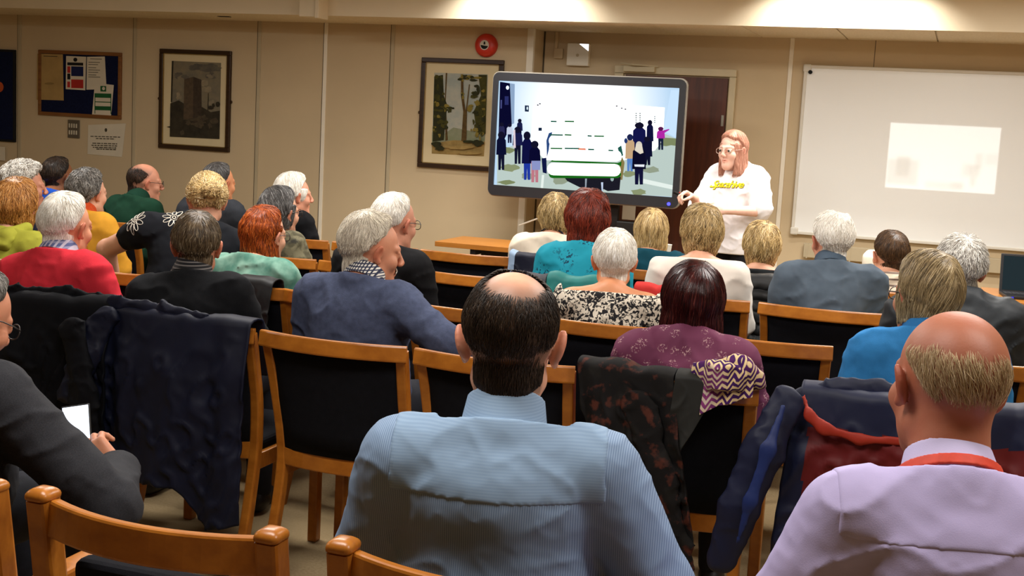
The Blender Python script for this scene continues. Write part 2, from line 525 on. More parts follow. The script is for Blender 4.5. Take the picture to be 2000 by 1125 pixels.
# far left board
fb = empty('notice_board', (-8.2, YL, 1.0), 0, 'dark navy board at the left edge with an orange disc', 'notice board')
box('felt_panel', m_navy, fb, -.41, .41, -.02, -.002, .18, .955, .004)
bm = bmesh.new()
for a_, b_, c_, d_ in ((-.42, .42, .945, .965), (-.42, .42, .17, .19), (-.42, -.40, .19, .945), (.40, .42, .19, .945)): bx(bm, a_, b_, -.024, -.001, c_, d_, .003)
obj('frame', bm, m_blk, fb)
q = at_y(2, 170, YL)
bm = bmesh.new(); cyl(bm, (q[0] + 8.2, -.024, q[2] - 1), (q[0] + 8.2, -.018, q[2] - 1), .045, .045, 20)
obj('disc', bm, plain('orange_print', '#c4562a', .6, .3), fb)
q = at_y(5, 300, YL)
box('leaflet', m_paper, fb, q[0] + 8.2 - .1, q[0] + 8.2 + .045, -.024, -.02, q[2] - 1 - .06, q[2] - 1 + .06)

# red alarm sounder
q = at_y(951, 89, YL)
al = empty('alarm_bell', (q[0], YL, q[2]), 0, 'round red fire alarm bell with a white centre label above the tree picture', 'alarm')
m_alarm = plain('alarm_red', '#c8321f', .35, .5, .05, 5)
bm = bmesh.new()
prof = [(.0, .052), (.035, .052), (.055, .05), (.075, .042), (.086, .028), (.088, .0)]
for r, y in prof[1:]:
    pass
n = 40
rings = [[bm.verts.new((r * math.cos(2 * PI * i / n), -y, r * math.sin(2 * PI * i / n))) for i in range(n)] for r, y in prof[1:]]
for a, b in zip(rings, rings[1:]):
    for i in range(n): bm.faces.new((a[i], a[(i + 1) % n], b[(i + 1) % n], b[i]))
bm.faces.new(rings[0][::-1])
recalc(bm)
obj('gong', bm, m_alarm, al, True)
F = Flat(-.053)
F.poly(ell(0, 0, .036, .036, 28), plain('label_white', '#d8d4c8', .5, .3), False)
F.poly(ell(0, 0, .030, .030, 28)[14:], m_blk, False)
F.poly([(-.008, .004), (.008, .004), (.006, .022), (0, .027), (-.006, .022)], m_blk, False)
o = F.build('label', al)
# white box with a lit corner
q = at_y(1112, 85, YR); q2 = at_y(1152, 130, YR)
eb = empty('emergency_light', ((q[0] + q2[0]) / 2, YR, (q[2] + q2[2]) / 2), 0, 'square white wall unit with a bright lit corner beside the alarm bell', 'light')
m_white = plain('white_plastic', '#e4ddcb', .45, .4, .03, 5)
w, h = (q2[0] - q[0]) / 2, (q[2] - q2[2]) / 2
box('housing', m_white, eb, -w, w, -.05, 0, -h, h, .006)
F = Flat(-.0505)
F.poly([(w * .12, h * .95), (w * .95, h * .95), (w * .95, h * .35)], emit('lit_corner', '#eef4ff', 3.0), False)
F.build('lamp_window', eb)
bm = bmesh.new(); cyl(bm, (0, -.054, -.005), (0, -.049, -.005), .012, .01, 14)
obj('button', bm, m_strip, eb)
q = at_y(1093, 95, YR)
cb = empty('junction_box', (q[0], YR, q[2]), 0, 'small cream junction box with a conduit near the ceiling corner', 'junction box')
box('box_housing', m_wall, cb, -.035, .035, -.03, 0, -.075, .0, .004)  # housing of the junction box itself, flat against the wall
box('conduit', m_wall, cb, -.035, -.012, -.02, 0, 0, ZS - q[2] - .003, .003)

# whiteboard
wb = empty('whiteboard', (.1, YR, .88), 0, 'large wall mounted whiteboard with a projected picture on it', 'whiteboard')
m_wb = mk('whiteboard_enamel', '#f6f8f6', .3, .5)[0]
WBX0, WBX1, WH = -1.2, 1.25, 1.2
box('panel', m_wb, wb, WBX0 + .01, WBX1 - .01, -.03, 0, .01, WH - .01)
m_alu = plain('board_trim', '#dcd8cc', .35, .4, .03, 5)
bm = bmesh.new()
for a, b, c, d in ((WBX0, WBX1, WH - .022, WH), (WBX0, WBX1, 0, .022), (WBX0, WBX0 + .022, .022, WH - .022), (WBX1 - .022, WBX1, .022, WH - .022)): bx(bm, a, b, -.04, 0, c, d, .005)
obj('frame', bm, m_alu, wb)
for a, b in ((WBX0, WH), (WBX0, 0), (WBX1, WH), (WBX1, 0)):
    bm = bmesh.new()
    sgx = 1 if a < 0 else -1; sgz = -1 if b else 1
    bx(bm, min(a - .006 * sgx, a + .05 * sgx), max(a - .006 * sgx, a + .05 * sgx), -.046, 0, min(b - .006 * sgz, b + .05 * sgz), max(b - .006 * sgz, b + .05 * sgz), .012, 3)
    obj('corner_cap', bm, m_alu, wb)
bm = bmesh.new(); cyl(bm, (WBX0 + .045, -.048, WH - .05), (WBX0 + .045, -.03, WH - .05), .014, .014, 14)
obj('screw_cap', bm, m_blk, wb)
# cable trunking under the whiteboard
bm = bmesh.new()
bx(bm, -1.0, X1, YR - .05, YR, .72, .82, .004)
for i in range(14): bx(bm, -.98 + i * .3, -.97 + i * .3, YR - .053, YR - .048, .715, .825)
o = obj('trim_11', bm, m_strip); o['kind'] = 'structure'

# ------------------------------------------------------------------ screen on its stand
TY = 8.46
tv = empty('television', (-2.475, TY, 0), 0, 'large flat screen with a dark bezel showing a crowd in a hall', 'television')
m_bez = plain('bezel_charcoal', '#26262a', .4, .4, .05, 5); m_edge = plain('bezel_silver', '#a9a296', .35, .5, .04, 5, metal=.3); m_back = plain('black_plastic', '#121212', .5, .3, .1, 5)
a = at_y(965, 140, TY); b = at_y(1345, 152, TY); c = at_y(1332, 408, TY)
hx = (b[0] - a[0]) / 2; zt, zb = (a[2] + b[2]) / 2, c[2] - .005
TX = (a[0] + b[0]) / 2
tv.location.x = TX
def rrect(x0, x1, z0, z1, r, n=6):
    out = []
    for cx, cz, a0 in ((x1 - r, z1 - r, 0), (x0 + r, z1 - r, 90), (x0 + r, z0 + r, 180), (x1 - r, z0 + r, 270)):
        for k in range(n + 1):
            t_ = math.radians(a0 + 90 * k / n); out.append((cx + r * math.cos(t_), cz + r * math.sin(t_)))
    return out
def slab(pts, y0, y1, hole=None):
    bm = bmesh.new()
    A_ = [bm.verts.new((x, y0, z)) for x, z in pts]; B_ = [bm.verts.new((x, y1, z)) for x, z in pts]
    n = len(pts)
    for i in range(n): bm.faces.new((A_[i], A_[(i + 1) % n], B_[(i + 1) % n], B_[i]))
    if hole:
        H1 = [bm.verts.new((x, y0, z)) for x, z in hole]; H2 = [bm.verts.new((x, y1, z)) for x, z in hole]
        for i in range(n):
            bm.faces.new((A_[i], A_[(i + 1) % n], H1[(i + 1) % n], H1[i])); bm.faces.new((B_[i], B_[(i + 1) % n], H2[(i + 1) % n], H2[i]))
            bm.faces.new((H1[i], H1[(i + 1) % n], H2[(i + 1) % n], H2[i]))
    else:
        bm.faces.new(A_); bm.faces.new(B_[::-1])
    recalc(bm)
    return bm
obj('back_shell', slab(rrect(-hx + .012, hx - .012, zb + .012, zt - .012, .05), .0, .07), m_back, tv)
obj('silver_edge', slab(rrect(-hx, hx, zb, zt, .05), -.012, .02), m_edge, tv)
p1 = at_y(976, 159, TY); p2 = at_y(1329, 171, TY); p3 = at_y(1314, 385, TY)
sx0, sx1 = p1[0] - TX, p2[0] - TX; sz1, sz0 = (p1[2] + p2[2]) / 2, p3[2]
obj('bezel', slab(rrect(-hx + .008, hx - .008, zb + .008, zt - .008, .045), -.03, -.012, rrect(sx0, sx1, sz0, sz1, .004)), m_bez, tv)
E_ = {}
def em(c, s=1.0):
    k = (c, s)
    if k not in E_: E_[k] = emit('screen_light_' + c.strip('#'), c, s)
    return E_[k]
def screen_bg():
    m = emit('screen_backdrop_light', '#bcd6ea', 1.0)
    nt = m.node_tree; e = nt.nodes['Emission'] if 'Emission' in nt.nodes else [n for n in nt.nodes if n.type == 'EMISSION'][0]
    c0 = at_y(960 + 750 / 4.1667, 140 + 300 / 4.1667, TY)
    g = nd(nt, 'ShaderNodeNewGeometry'); vm = nd(nt, 'ShaderNodeVectorMath', operation='DISTANCE'); nt.links.new(g.outputs['Position'], vm.inputs[0]); vm.inputs[1].default_value = tuple(c0)
    nt.links.new(mixc(nt, ramp(nt, vm.outputs['Value'], .62, .18), lin('#a9c4dc'), lin('#ffffff')), e.inputs[0]); e.inputs[1].default_value = 1.05
    return m
m_sbg = screen_bg()
F = Flat(TY - .013)
K = 4.1667
A = lambda pts: [(960 + x / K, 140 + y / K) for x, y in pts]
z = lambda p: (p[0], p[1])
F.poly([(TX + sx0, sz0), (TX + sx1, sz0), (TX + sx1, sz1), (TX + sx0, sz1)], m_sbg, False)
F.poly(A([(1460, 150), (1530, 150), (1505, 540), (1400, 480)]), em('#b9d2ea', 1.0))
F.poly(A([(46, 640), (330, 560), (1340, 560), (1400, 500), (1503, 545), (1478, 1018), (44, 938)]), em('#b4c4be', .9))
for q in ((130, 640, 60, 22), (150, 780, 70, 30), (1440, 570, 90, 36), (1300, 800, 70, 26), (1120, 830, 50, 26), (560, 880, 60, 40), (130, 900, 70, 18), (1200, 980, 60, 26), (300, 850, 60, 26)): F.poly(A(blob(*q)), em(random.choice(('#7f8a62', '#8c9670', '#95a08a')), .8))
for q in ([(410, 840), (430, 840), (420, 950), (400, 950)], [(1230, 870), (1500, 930), (1480, 960), (1200, 900)]): F.poly(A(q), em('#d8e2dc', .95))
F.poly(A([(70, 82), (150, 95), (165, 430), (100, 560), (56, 560)]), em('#0a0a2c', .8))
F.poly(A([(150, 95), (190, 100), (185, 420), (165, 430)]), em('#8fa8c8', .8))
F.poly(A(ell(131, 130, 12, 16)), em('#cfe6ff', 2)); F.poly(A([(108, 200), (140, 200), (140, 270), (108, 270)]), em('#2a2f66', .8)); F.poly(A([(75, 230), (86, 230), (84, 300), (74, 300)]), em('#4a4f86', .8))
F.poly(A([(340, 280), (420, 255), (1010, 262), (1410, 292), (1395, 560), (1330, 640), (1080, 720), (440, 720), (318, 600)]), em('#ffffff', 1.6))
for q in ([(272, 274), (305, 276), (304, 326), (272, 324)], [(382, 455), (412, 455), (410, 482), (382, 482)]): F.poly(A(q), em('#1a2a44', .8))
F.poly(A(ell(292, 298, 6, 14)), em('#d8e8f4', 1))
for x, y in ((395, 262), (378, 272), (1020, 280), (1060, 298), (1090, 305)): F.poly(A(ell(x, y, 8, 5)), em('#2a2a3a', .8))
for x in (1178, 1210): 
    for i in range(6): F.poly(A([(x - 6, 335 + i * 18), (x + 6, 335 + i * 18), (x + 5, 345 + i * 18), (x - 5, 345 + i * 18)]), em('#5b6b6b', .9))
for i in range(4): F.poly(A([(1324, 360 + i * 16), (1336, 360 + i * 16), (1334, 370 + i * 16), (1324, 370 + i * 16)]), em('#7c8c90', .9))
def sil(cx, top, bot, w, coat, legs='#10122c', hair='#14132a', hw=None, hem=.55):
    h = bot - top; hw = hw or w * .34
    zt_ = top + h * hem
    F.poly(A([(cx - w * .32, zt_ - 6), (cx + w * .32, zt_ - 6), (cx + w * .30, bot), (cx + w * .06, bot), (cx, zt_ + h * .1), (cx - w * .06, bot), (cx - w * .30, bot)]), em(legs, .8))
    F.poly(A([(cx - w * .2, top + h * .13), (cx + w * .2, top + h * .13), (cx + w * .46, top + h * .22), (cx + w * .52, zt_), (cx - w * .52, zt_), (cx - w * .46, top + h * .22)]), em(coat, .8))
    F.poly(A(ell(cx, top + h * .08, hw, h * .09)), em(hair, .8))
sil(85, 415, 600, 50, '#2a2a52'); sil(150, 425, 580, 50, '#c9d2e6', '#14183c'); sil(232, 385, 560, 46, '#1a1f48')
sil(82, 490, 800, 80, '#0c1030', hem=.6); sil(215, 450, 750, 80, '#1a1d4a', hem=.5); F.poly(A([(180, 480), (195, 470), (200, 620), (182, 620)]), em('#d8c8d0', .9))
sil(292, 490, 880, 84, '#0e1040', '#2038a0', hem=.66); sil(355, 565, 900, 92, '#0a0a2e', '#c07a86', hem=.5)
F.poly(A([(328, 725), (402, 725), (398, 800), (332, 800)]), em('#8c96c8', .8))
F.poly(A([(410, 705), (450, 700), (452, 830), (420, 820)]), em('#101844', .8))
sil(1205, 415, 700, 110, '#14164a', hem=.85); sil(1292, 395, 640, 56, '#10123a', hem=.7); sil(1270, 530, 760, 80, '#0e1030', hem=.7)
sil(1130, 510, 810, 76, '#c8a780', '#5a86c8', '#1c2450', hem=.66); F.poly(A(ell(1096, 562, 14, 22)), em('#243a70', .8))
sil(1380, 450, 636, 66, '#b428a8', '#16203a', '#5a1a50', hem=.5); F.poly(A([(1390, 480), (1448, 466), (1450, 474), (1400, 505)]), em('#b428a8', .8))
sil(1203, 570, 918, 108, '#0c0c26', '#141436', '#d8d0c0', 26, .64); F.poly(A([(1180, 590), (1226, 590), (1240, 660), (1212, 670), (1168, 640)]), em('#d8d0c0', .9)); F.poly(A([(1165, 755), (1248, 755), (1246, 775), (1168, 772)]), em('#e0e4ec', .9))
F.poly(A([(1066, 690), (1086, 740), (1068, 880), (1040, 880), (1044, 760)]), em('#8a7a4a', .8))
F.poly(A([(585, 846), (1055, 856), (1045, 962), (950, 972), (915, 955), (905, 978), (830, 960), (720, 940), (620, 890)]), em('#1c1c26', .8))
F.poly(A([(765, 870), (780, 870), (775, 945), (765, 945)]), em('#9aa4b0', .8)); F.poly(A([(895, 900), (912, 900), (910, 972), (900, 970)]), em('#c0d0e8', .9)); F.poly(A(ell(985, 872, 14, 20)), em('#9ab0b0', .8))
grn = em('#1c6a1c', .8)
F.poly(A([(470, 500), (500, 490), (480, 560), (470, 640), (455, 700), (450, 560)]), em('#2c4a80', .8)); F.poly(A([(1060, 600), (1075, 680), (1050, 700), (1030, 620)]), em('#1f5a50', .8))
F.poly(A([(500, 718), (1030, 742), (1062, 730), (1058, 770), (1030, 757), (490, 734), (466, 745)]), grn); F.poly(A(pill(470, 800, 1058, 866)), grn)
for y0_, y1_, x0_, x1_ in ((405, 496, 485, 930), (514, 612, 470, 1060), (630, 722, 464, 1062), (742, 842, 457, 1055)):
    F.poly([(p[0], p[1] + (p[0] - 1080) * .018) for p in A(pill(x0_, y0_, x1_, y1_))], em('#ffffff', 1.7))
for y, x0_, x1_ in ((398, 600, 676), (398, 486, 534), (508, 480, 585), (508, 600, 655), (516, 785, 820), (518, 840, 920), (618, 485, 580), (618, 600, 720), (626, 790, 840), (634, 955, 995)): F.poly(A([(x0_, y), (x1_, y + 2), (x1_, y + 14), (x0_, y + 12)]), em(random.choice(('#2a6a3a', '#1f5a4a')), .8))
F.poly(A([(720, 622), (770, 624), (772, 638), (706, 636)]), em('#e07a5a', .9))
o = F.build('screen'); o.parent = tv; o.matrix_parent_inverse = Matrix.Translation(-Vector(tv.location))
q = at_y(1308, 398, TY)
bm = bmesh.new(); cyl(bm, (q[0] - TX, -.034, q[2]), (q[0] - TX, -.028, q[2]), .012, .012, 16)
obj('power_light', bm, emit('power_blue', '#3a3aff', 4.0), tv)
bm = bmesh.new()
for s_ in (-1, 1): bx(bm, s_ * .22 - .03, s_ * .22 + .03, .07, .12, .12, zt - .15, .004)
bx(bm, -.3, .3, .07, .11, zb + .25, zb + .32); bx(bm, -.3, .3, .07, .11, zb + .6, zb + .67)
obj('stand_column', bm, m_back, tv)
bm = bmesh.new()
for s_ in (-1, 1):
    bx(bm, s_ * .3 - .035, s_ * .3 + .035, -.26, .36, .06, .11, .01)
    for yy in (-.22, .32): cyl(bm, (s_ * .3 - .015, yy, .03), (s_ * .3 + .015, yy, .03), .03, .03, 14)
bx(bm, -.3, .3, .06, .13, .07, .12, .004)
obj('stand_base', bm, m_back, tv)
bm = bmesh.new()
pa, pb = at_y(1014, 440, 8.6), at_y(1075, 418, 8.6)
pb2 = np.array([TX - .22, 8.58, pb[2] + (pb[2] - pa[2]) / (pb[0] - pa[0]) * (TX - .22 - pb[0])])
tube(bm, [(pa[0] - TX, pa[1] - TY, pa[2]), (pb2[0] - TX, pb2[1] - TY, pb2[2])], .006, 8)
obj('white_rod', bm, m_white, tv)['label'] = 'thin white rod sticking out below the screen'

qa, qb = at_y(1203, 432, 8.44), at_y(1244, 496, 8.44)
box('stand_shelf', m_back, tv, qa[0] - TX, qb[0] - TX, -.012, .10, qb[2], qa[2], .006)
# ------------------------------------------------------------------ tables
m_tab = wood('table_beech', '#b5762f', '#9c6124', rough=.35, stretch=(1, 10, 10))
m_leg = plain('table_leg_black', '#17161a', .5, .4)
m_beech = wood('chair_beech', '#b87226', '#985719', rough=.3, stretch=(3, 14, 6))
tb = empty('table', (-2.62, 8.13, 0), 0, 'wooden table with black legs in front of the wall below the trees picture', 'table')
box('tabletop', m_tab, tb, -.72, .55, -.22, .3, .70, .735, .003)
for sx_ in (-.45, .28):
    bm = bmesh.new(); bx(bm, sx_ - .02, sx_ + .02, -.19, .27, .66, .70, .003); bx(bm, sx_ - .02, sx_ + .02, .02, .06, .04, .66, .003); bx(bm, sx_ - .02, sx_ + .02, -.19, .27, 0, .04, .003)
    obj('leg', bm, m_leg, tb)
box('cable_tray', m_leg, tb, -.4, .26, -.06, .1, .63, .69, .003)
tb = empty('table', (.85, 7.72, 0), 0, 'wooden table at the right edge carrying an open laptop', 'table')
box('tabletop', m_tab, tb, -.66, .7, -.3, .35, .695, .73, .003)
for sx_, sy_ in ((-.6, -.25), (-.6, .3), (.64, -.25), (.64, .3)): box('leg', m_beech, tb, sx_ - .025, sx_ + .025, sy_ - .025, sy_ + .025, 0, .695, .003)
box('side_rail', m_beech, tb, -.58, .62, -.262, -.238, .62, .69, .002)
# laptop
lp = empty('laptop', (.46, 7.68, .731), math.radians(8), 'open black laptop with a dark screen on the right hand table', 'laptop')
m_lap = plain('laptop_black', '#1b1b1e', .45, .4, .1, 20)
lbase = box('base', m_lap, lp, -.165, .165, -.115, .115, 0, .018, .004)
bm = bmesh.new()
for r in range(5):
    for c_ in range(14): bx(bm, -.15 + c_ * .0215, -.132 + c_ * .0215, -.01 + r * .02, .006 + r * .02, .018, .0205, .001, 1)
obj('keyboard', bm, plain('key_black', '#2c2c30', .5, .4), lbase)
bm = bmesh.new(); vv = bx(bm, -.165, .165, -.004, .004, 0, .225, .004)
M_ = Matrix.Translation((0, .115, .012)) @ Matrix.Rotation(math.radians(-12), 4, 'X')
bmesh.ops.transform(bm, matrix=M_, verts=bm.verts[:]); llid = obj('lid', bm, m_lap, lp)
bm = bmesh.new(); bx(bm, -.15, .15, -.0055, -.0042, .014, .212); bmesh.ops.transform(bm, matrix=M_, verts=bm.verts[:])
obj('screen', bm, emit('dim_laptop_screen', '#3a4a50', .35), llid)
bm = bmesh.new(); bx(bm, -.155, -.125, -.119, -.112, .004, .012); obj('indicator', bm, emit('laptop_blue', '#2a2af0', 2.0), lbase)
# white projector on the floor stand between the two right hand heads
pj = empty('projector', (-.36, 8.02, 0), 0, 'white rounded projector unit on a slim stand below the whiteboard', 'projector')
bm = bmesh.new(); bx(bm, -.15, .15, -.12, .12, .78, .90, .035, 4); pjh = obj('housing', bm, m_white, pj, True)
bm = bmesh.new(); cyl(bm, (.06, .118, .85), (.06, .135, .85), .03, .027, 20); obj('lens', bm, m_back, pjh)
bm = bmesh.new(); bx(bm, -.14, .14, -.11, .11, .765, .78, .003); bx(bm, -.02, .02, -.02, .02, .02, .765, .003); bx(bm, -.16, .16, -.16, .16, 0, .02, .006)
obj('stand', bm, m_leg, pj)
# ------------------------------------------------------------------ chairs
m_pad = plain('black_upholstery', '#101117', .9, .15, .15, 40, .3, 500)
def post_path(sx):
    out = []
    for y, z, x in ((-.03, 0, .222), (.045, .22, .215), (.085, .40, .214), (.088, .50, .218), (.07, .62, .226), (.035, .75, .231), (.004, .85, .236)):
        out.append((sx * x, y, z))
    return out
def bez(pts, n=14):
    P = [Vector(p) for p in pts]; out = []
    for i in range(len(P) - 1):
        p0, p1, p2, p3 = P[max(i - 1, 0)], P[i], P[i + 1], P[min(i + 2, len(P) - 1)]
        for k in range(n // (len(P) - 1) + 1):
            t = k / (n // (len(P) - 1) + 1)
            out.append(.5 * ((2 * p1) + (-p0 + p2) * t + (2 * p0 - 5 * p1 + 4 * p2 - p3) * t * t + (-p0 + 3 * p1 - 3 * p2 + p3) * t ** 3))
    out.append(P[-1]); return out
def bow(x, hw, d): return -d * (1 - (x / hw) ** 2)
def make_chair():
    t = empty('conference_chair')
    # back posts running down into the rear legs
    for s_ in (-1, 1):
        bm = bmesh.new(); sweep(bm, bez(post_path(s_), 18), rprof(.034, .036, .006), (0, 1, 0)); recalc(bm)
        obj('leg', bm, m_beech, t)
    # bowed top rail and lower back rail
    bm = bmesh.new()
    pts = [(x, bow(x, .254, .046), .845) for x in np.linspace(-.254, .254, 15)]
    sweep(bm, pts, rprof(.027, .052, .006), (0, .12, 1)); recalc(bm); obj('top_rail', bm, m_beech, t)
    bm = bmesh.new()
    pts = [(x, .088 + bow(x, .22, .03), .445) for x in np.linspace(-.205, .205, 11)]
    sweep(bm, pts, rprof(.022, .062, .005), (0, 0, 1)); recalc(bm); obj('back_rail', bm, m_beech, t)
    # upholstered back
    bm = bmesh.new()
    prof = [(.835, .012, .234), (.75, .04, .223), (.65, .062, .214), (.55, .08, .205), (.47, .09, .200)]
    R1, R2 = [], []
    for z, y, hw in prof:
        a, b = [], []
        for k in range(11):
            x = -hw + 2 * hw * k / 10
            a.append(bm.verts.new((x, y + bow(x, hw + .02, .038) - .010, z))); b.append(bm.verts.new((x, y + bow(x, hw + .02, .038) + .014, z)))
        R1.append(a); R2.append(b)
    for i in range(len(prof) - 1):
        for k in range(10):
            bm.faces.new((R1[i][k], R1[i][k + 1], R1[i + 1][k + 1], R1[i + 1][k])); bm.faces.new((R2[i][k], R2[i + 1][k], R2[i + 1][k + 1], R2[i][k + 1]))
        for k in (0, 10): bm.faces.new((R1[i][k], R1[i + 1][k], R2[i + 1][k], R2[i][k]))
    for i in (0, -1):
        for k in range(10): bm.faces.new((R1[i][k], R1[i][k + 1], R2[i][k + 1], R2[i][k]))
    recalc(bm); obj('backrest', bm, m_pad, t, True)
    bm = bmesh.new(); bx(bm, -.205, .205, .10, .545, .425, .468, .018, 3); obj('seat', bm, m_pad, t)
    bm = bmesh.new()
    for s_ in (-1, 1): bx(bm, s_ * .212 - .012, s_ * .212 + .012, .09, .53, .375, .43, .003)
    bx(bm, -.2, .2, .51, .534, .375, .43, .003); obj('seat_frame', bm, m_beech, t)
    for s_ in (-1, 1):
        bm = bmesh.new(); bx(bm, s_ * .214 - .018, s_ * .214 + .018, .50, .54, 0, .43, .005); obj('leg', bm, m_beech, t)
    return t
def kids(o): return [c for c in bpy.data.objects if c.parent == o]
def copy_tree(o, parent=None):
    c = o.copy(); C.objects.link(c)
    if parent is not None: c.parent = parent
    for ch in kids(o): copy_tree(ch, c)
    return c
proto = make_chair()
proto_kids = kids(proto)
def chair_at(x0, x1, Y, label, rz=0, first=[True]):
    if first[0]: o = proto; first[0] = False
    else:
        o = proto.copy(); C.objects.link(o)
        for ch in proto_kids:
            c = ch.copy(); C.objects.link(c); c.parent = o
    o.location = ((x0 + x1) / 2, Y, 0); o.rotation_euler = (0, 0, rz)
    tag(o, label, 'chair', 'wooden chairs with black backs')
    return o
YB = {0: 1.98, 1: 3.48, 2: 4.35, 3: 5.32, '3b': 5.14, 4: 6.16}
CH = [  # x0, x1, row, label
 (-3.12, -2.62, 1, 'wooden chair under the man in the red jumper, hidden by a dark navy coat'),
 (-2.585, -2.085, 1, 'wooden chair under the man with the striped collar, hidden by a draped navy coat'),
 (-2.05, -1.55, 1, 'whole wooden chair back with the navy jumper man sitting against it'),
 (-1.51, -1.01, 1, 'wooden chair directly in front of the man in the pale blue shirt'),
 (-.975, -.475, 1, 'wooden chair under a patterned coat and scarf, used by the woman in purple'),
 (-.30, .20, 1, 'wooden chair covered by a navy and red jacket'),
 (-4.31, -3.81, 2, 'wooden chair of the woman in the lime hooded top'),
 (-3.5, -3.0, 2, 'wooden chair showing its rail between the red jumper and the black jumper'),
 (-2.96, -2.46, 2, 'wooden chair of the orange haired woman with a dark jacket on it'),
 (-2.47, -1.97, 2, 'wooden chair of the white haired man in black'),
 (-1.935, -1.435, 2, 'wooden chair with its rail showing left of the balding dark haired head'),
 (-1.415, -.915, 2, 'wooden chair behind the back of the woman in the black and white print'),
 (-.855, -.355, 2, 'empty wooden chair right of the purple top, its long rail seen whole'),
 (-.22, .28, 2, 'wooden chair of the grey haired man in the black jacket'),
 (-5.14, -4.64, 3, 'wooden chair of the woman with curly grey hair'),
 (-4.55, -4.05, '3b', 'wooden chair of the person in the yellow top'),
 (-3.36, -2.86, 3, 'wooden chair with one corner showing right of the orange haired woman'),
 (-2.83, -2.33, 3, 'wooden chair with one corner showing just left of the moustached man'),
 (-2.30, -1.80, 3, 'wooden chair with its rail showing right of the plain black jumper'),
 (-1.79, -1.31, 3, 'wooden chair of the red haired woman in turquoise'),
 (-1.29, -.79, 3, 'wooden chair with its right corner beside the dark red bob'),
 (-.74, -.24, 3, 'wooden chair with its whole back showing behind the man in the denim blue shirt'),
 (-5.58, -5.08, 4, 'wooden chair of the dark haired man with the blue collar'),
 (-4.99, -4.49, 4, 'wooden chair of the bald man in green fleece'),
 (-4.44, -3.94, 4, 'wooden chair of the dark haired person behind the blonde bun'),
 (-3.74, -3.24, 4, 'wooden chair with its corner showing under the black sleeve of the white haired woman'),
 (-3.20, -2.70, 4, 'wooden chair with its left corner showing beyond the navy jumper man'),
 (-2.67, -2.17, 4, 'empty wooden chair in front of the wooden table'),
 (-2.16, -1.66, 4, 'wooden chair of the blonde woman in cream, a navy coat over it'),
 (-1.72 + .07, -1.22 + .07, 4, 'wooden chair of the woman with the straight blonde bob'),
 (-1.14, -.66, 4, 'wooden chair of the blonde woman in black, with a quilted coat over it'),
 (-.53, -.03, 4, 'wooden chair of the brown haired person in stripes'),
]
for i, (a, b, r, lb) in enumerate(CH):
    chair_at(a, b, YB[r], lb)
q = at_z(1962, 817, .87); 
chair_at(q[0] + .05, q[0] + .55, q[1], 'wooden chair at the right edge with a khaki jacket over it')

# armchairs of the nearest row
def make_armchair():
    t = empty('wooden_armchair')
    H = .85
    for s_ in (-1, 1):
        bm = bmesh.new()
        pts = bez([(s_ * .25, -.05, 0), (s_ * .25, .03, .25), (s_ * .25, .05, .45), (s_ * .25, .03, .62), (s_ * .25, 0, H - .004)], 14)
        sweep(bm, pts, rprof(.046, .05, .008), (0, 1, 0)); recalc(bm)
        pleg = obj('leg', bm, m_beech, t)
        bm = bmesh.new()
        n = len(rprof(.046, .05, .01))
        rings = []
        for sc, dz in ((1.06, 0), (1.1, .004), (1.1, .008), (1.04, .012), (.9, .016), (.65, .0195), (.3, .021)):
            rings.append([bm.verts.new((s_ * .25 + a * sc, b * sc, H - .004 + dz)) for a, b in rprof(.046, .05, .01)])
        for A_, B_ in zip(rings, rings[1:]):
            for k in range(n): bm.faces.new((A_[k], A_[(k + 1) % n], B_[(k + 1) % n], B_[k]))
        bm.faces.new(rings[-1]); bm.faces.new(rings[0][::-1]); recalc(bm)
        obj('post_cap', bm, m_beech, pleg, True)
        bm = bmesh.new()
        sweep(bm, bez([(s_ * .25, .06, .615), (s_ * .262, .2, .63), (s_ * .262, .36, .63), (s_ * .255, .48, .61)], 12), rprof(.055, .026, .008), (0, 0, 1)); recalc(bm)
        obj('armrest', bm, m_beech, t)
        bm = bmesh.new(); bx(bm, s_ * .25 - .02, s_ * .25 + .02, .42, .465, 0, .60, .005); obj('leg', bm, m_beech, t)
    bm = bmesh.new()
    sweep(bm, [(x, .004 + bow(x, .23, .05), H - .038) for x in np.linspace(-.228, .228, 15)], rprof(.026, .068, .006), (0, .1, 1)); recalc(bm)
    obj('top_rail', bm, m_beech, t)
    bm = bmesh.new()
    vv = bx(bm, -.165, .165, -.03, .03, .44, .755, .02, 3)
    for v in bm.verts:
        v.co.y += .05 + bow(v.co.x, .23, .03) - (v.co.z - .44) * .12
        v.co.x *= 1 + (.6 - v.co.z) * .25
    obj('backrest', bm, m_pad, t)
    bm = bmesh.new(); bx(bm, -.22, .22, .06, .46, .43, .475, .018, 3); obj('seat', bm, m_pad, t)
    bm = bmesh.new()
    for s_ in (-1, 1): bx(bm, s_ * .24 - .012, s_ * .24 + .012, .05, .45, .37, .43, .003)
    bx(bm, -.23, .23, .43, .455, .37, .43, .003); bx(bm, -.23, .23, .05, .075, .37, .43, .003); obj('seat_frame', bm, m_beech, t)
    return t
ac = make_armchair(); ack = kids(ac)
pa, pb = at_z(102, 975, .85), at_z(528, 1045, .85)
pd = at_z(668, 1068, .85)
ARM = [((pa[0] + pb[0]) / 2, (pa[1] + pb[1]) / 2, 'empty wooden armchair at the bottom left with capped posts'),
       (pd[0] + .25, pd[1], 'wooden armchair of the man in the pale blue shirt at the bottom edge'),
       (at_z(-6, 955, .85)[0] - .24, at_z(-6, 955, .85)[1], 'wooden armchair of the blazer wearer, one post showing at the left edge'),
       ]
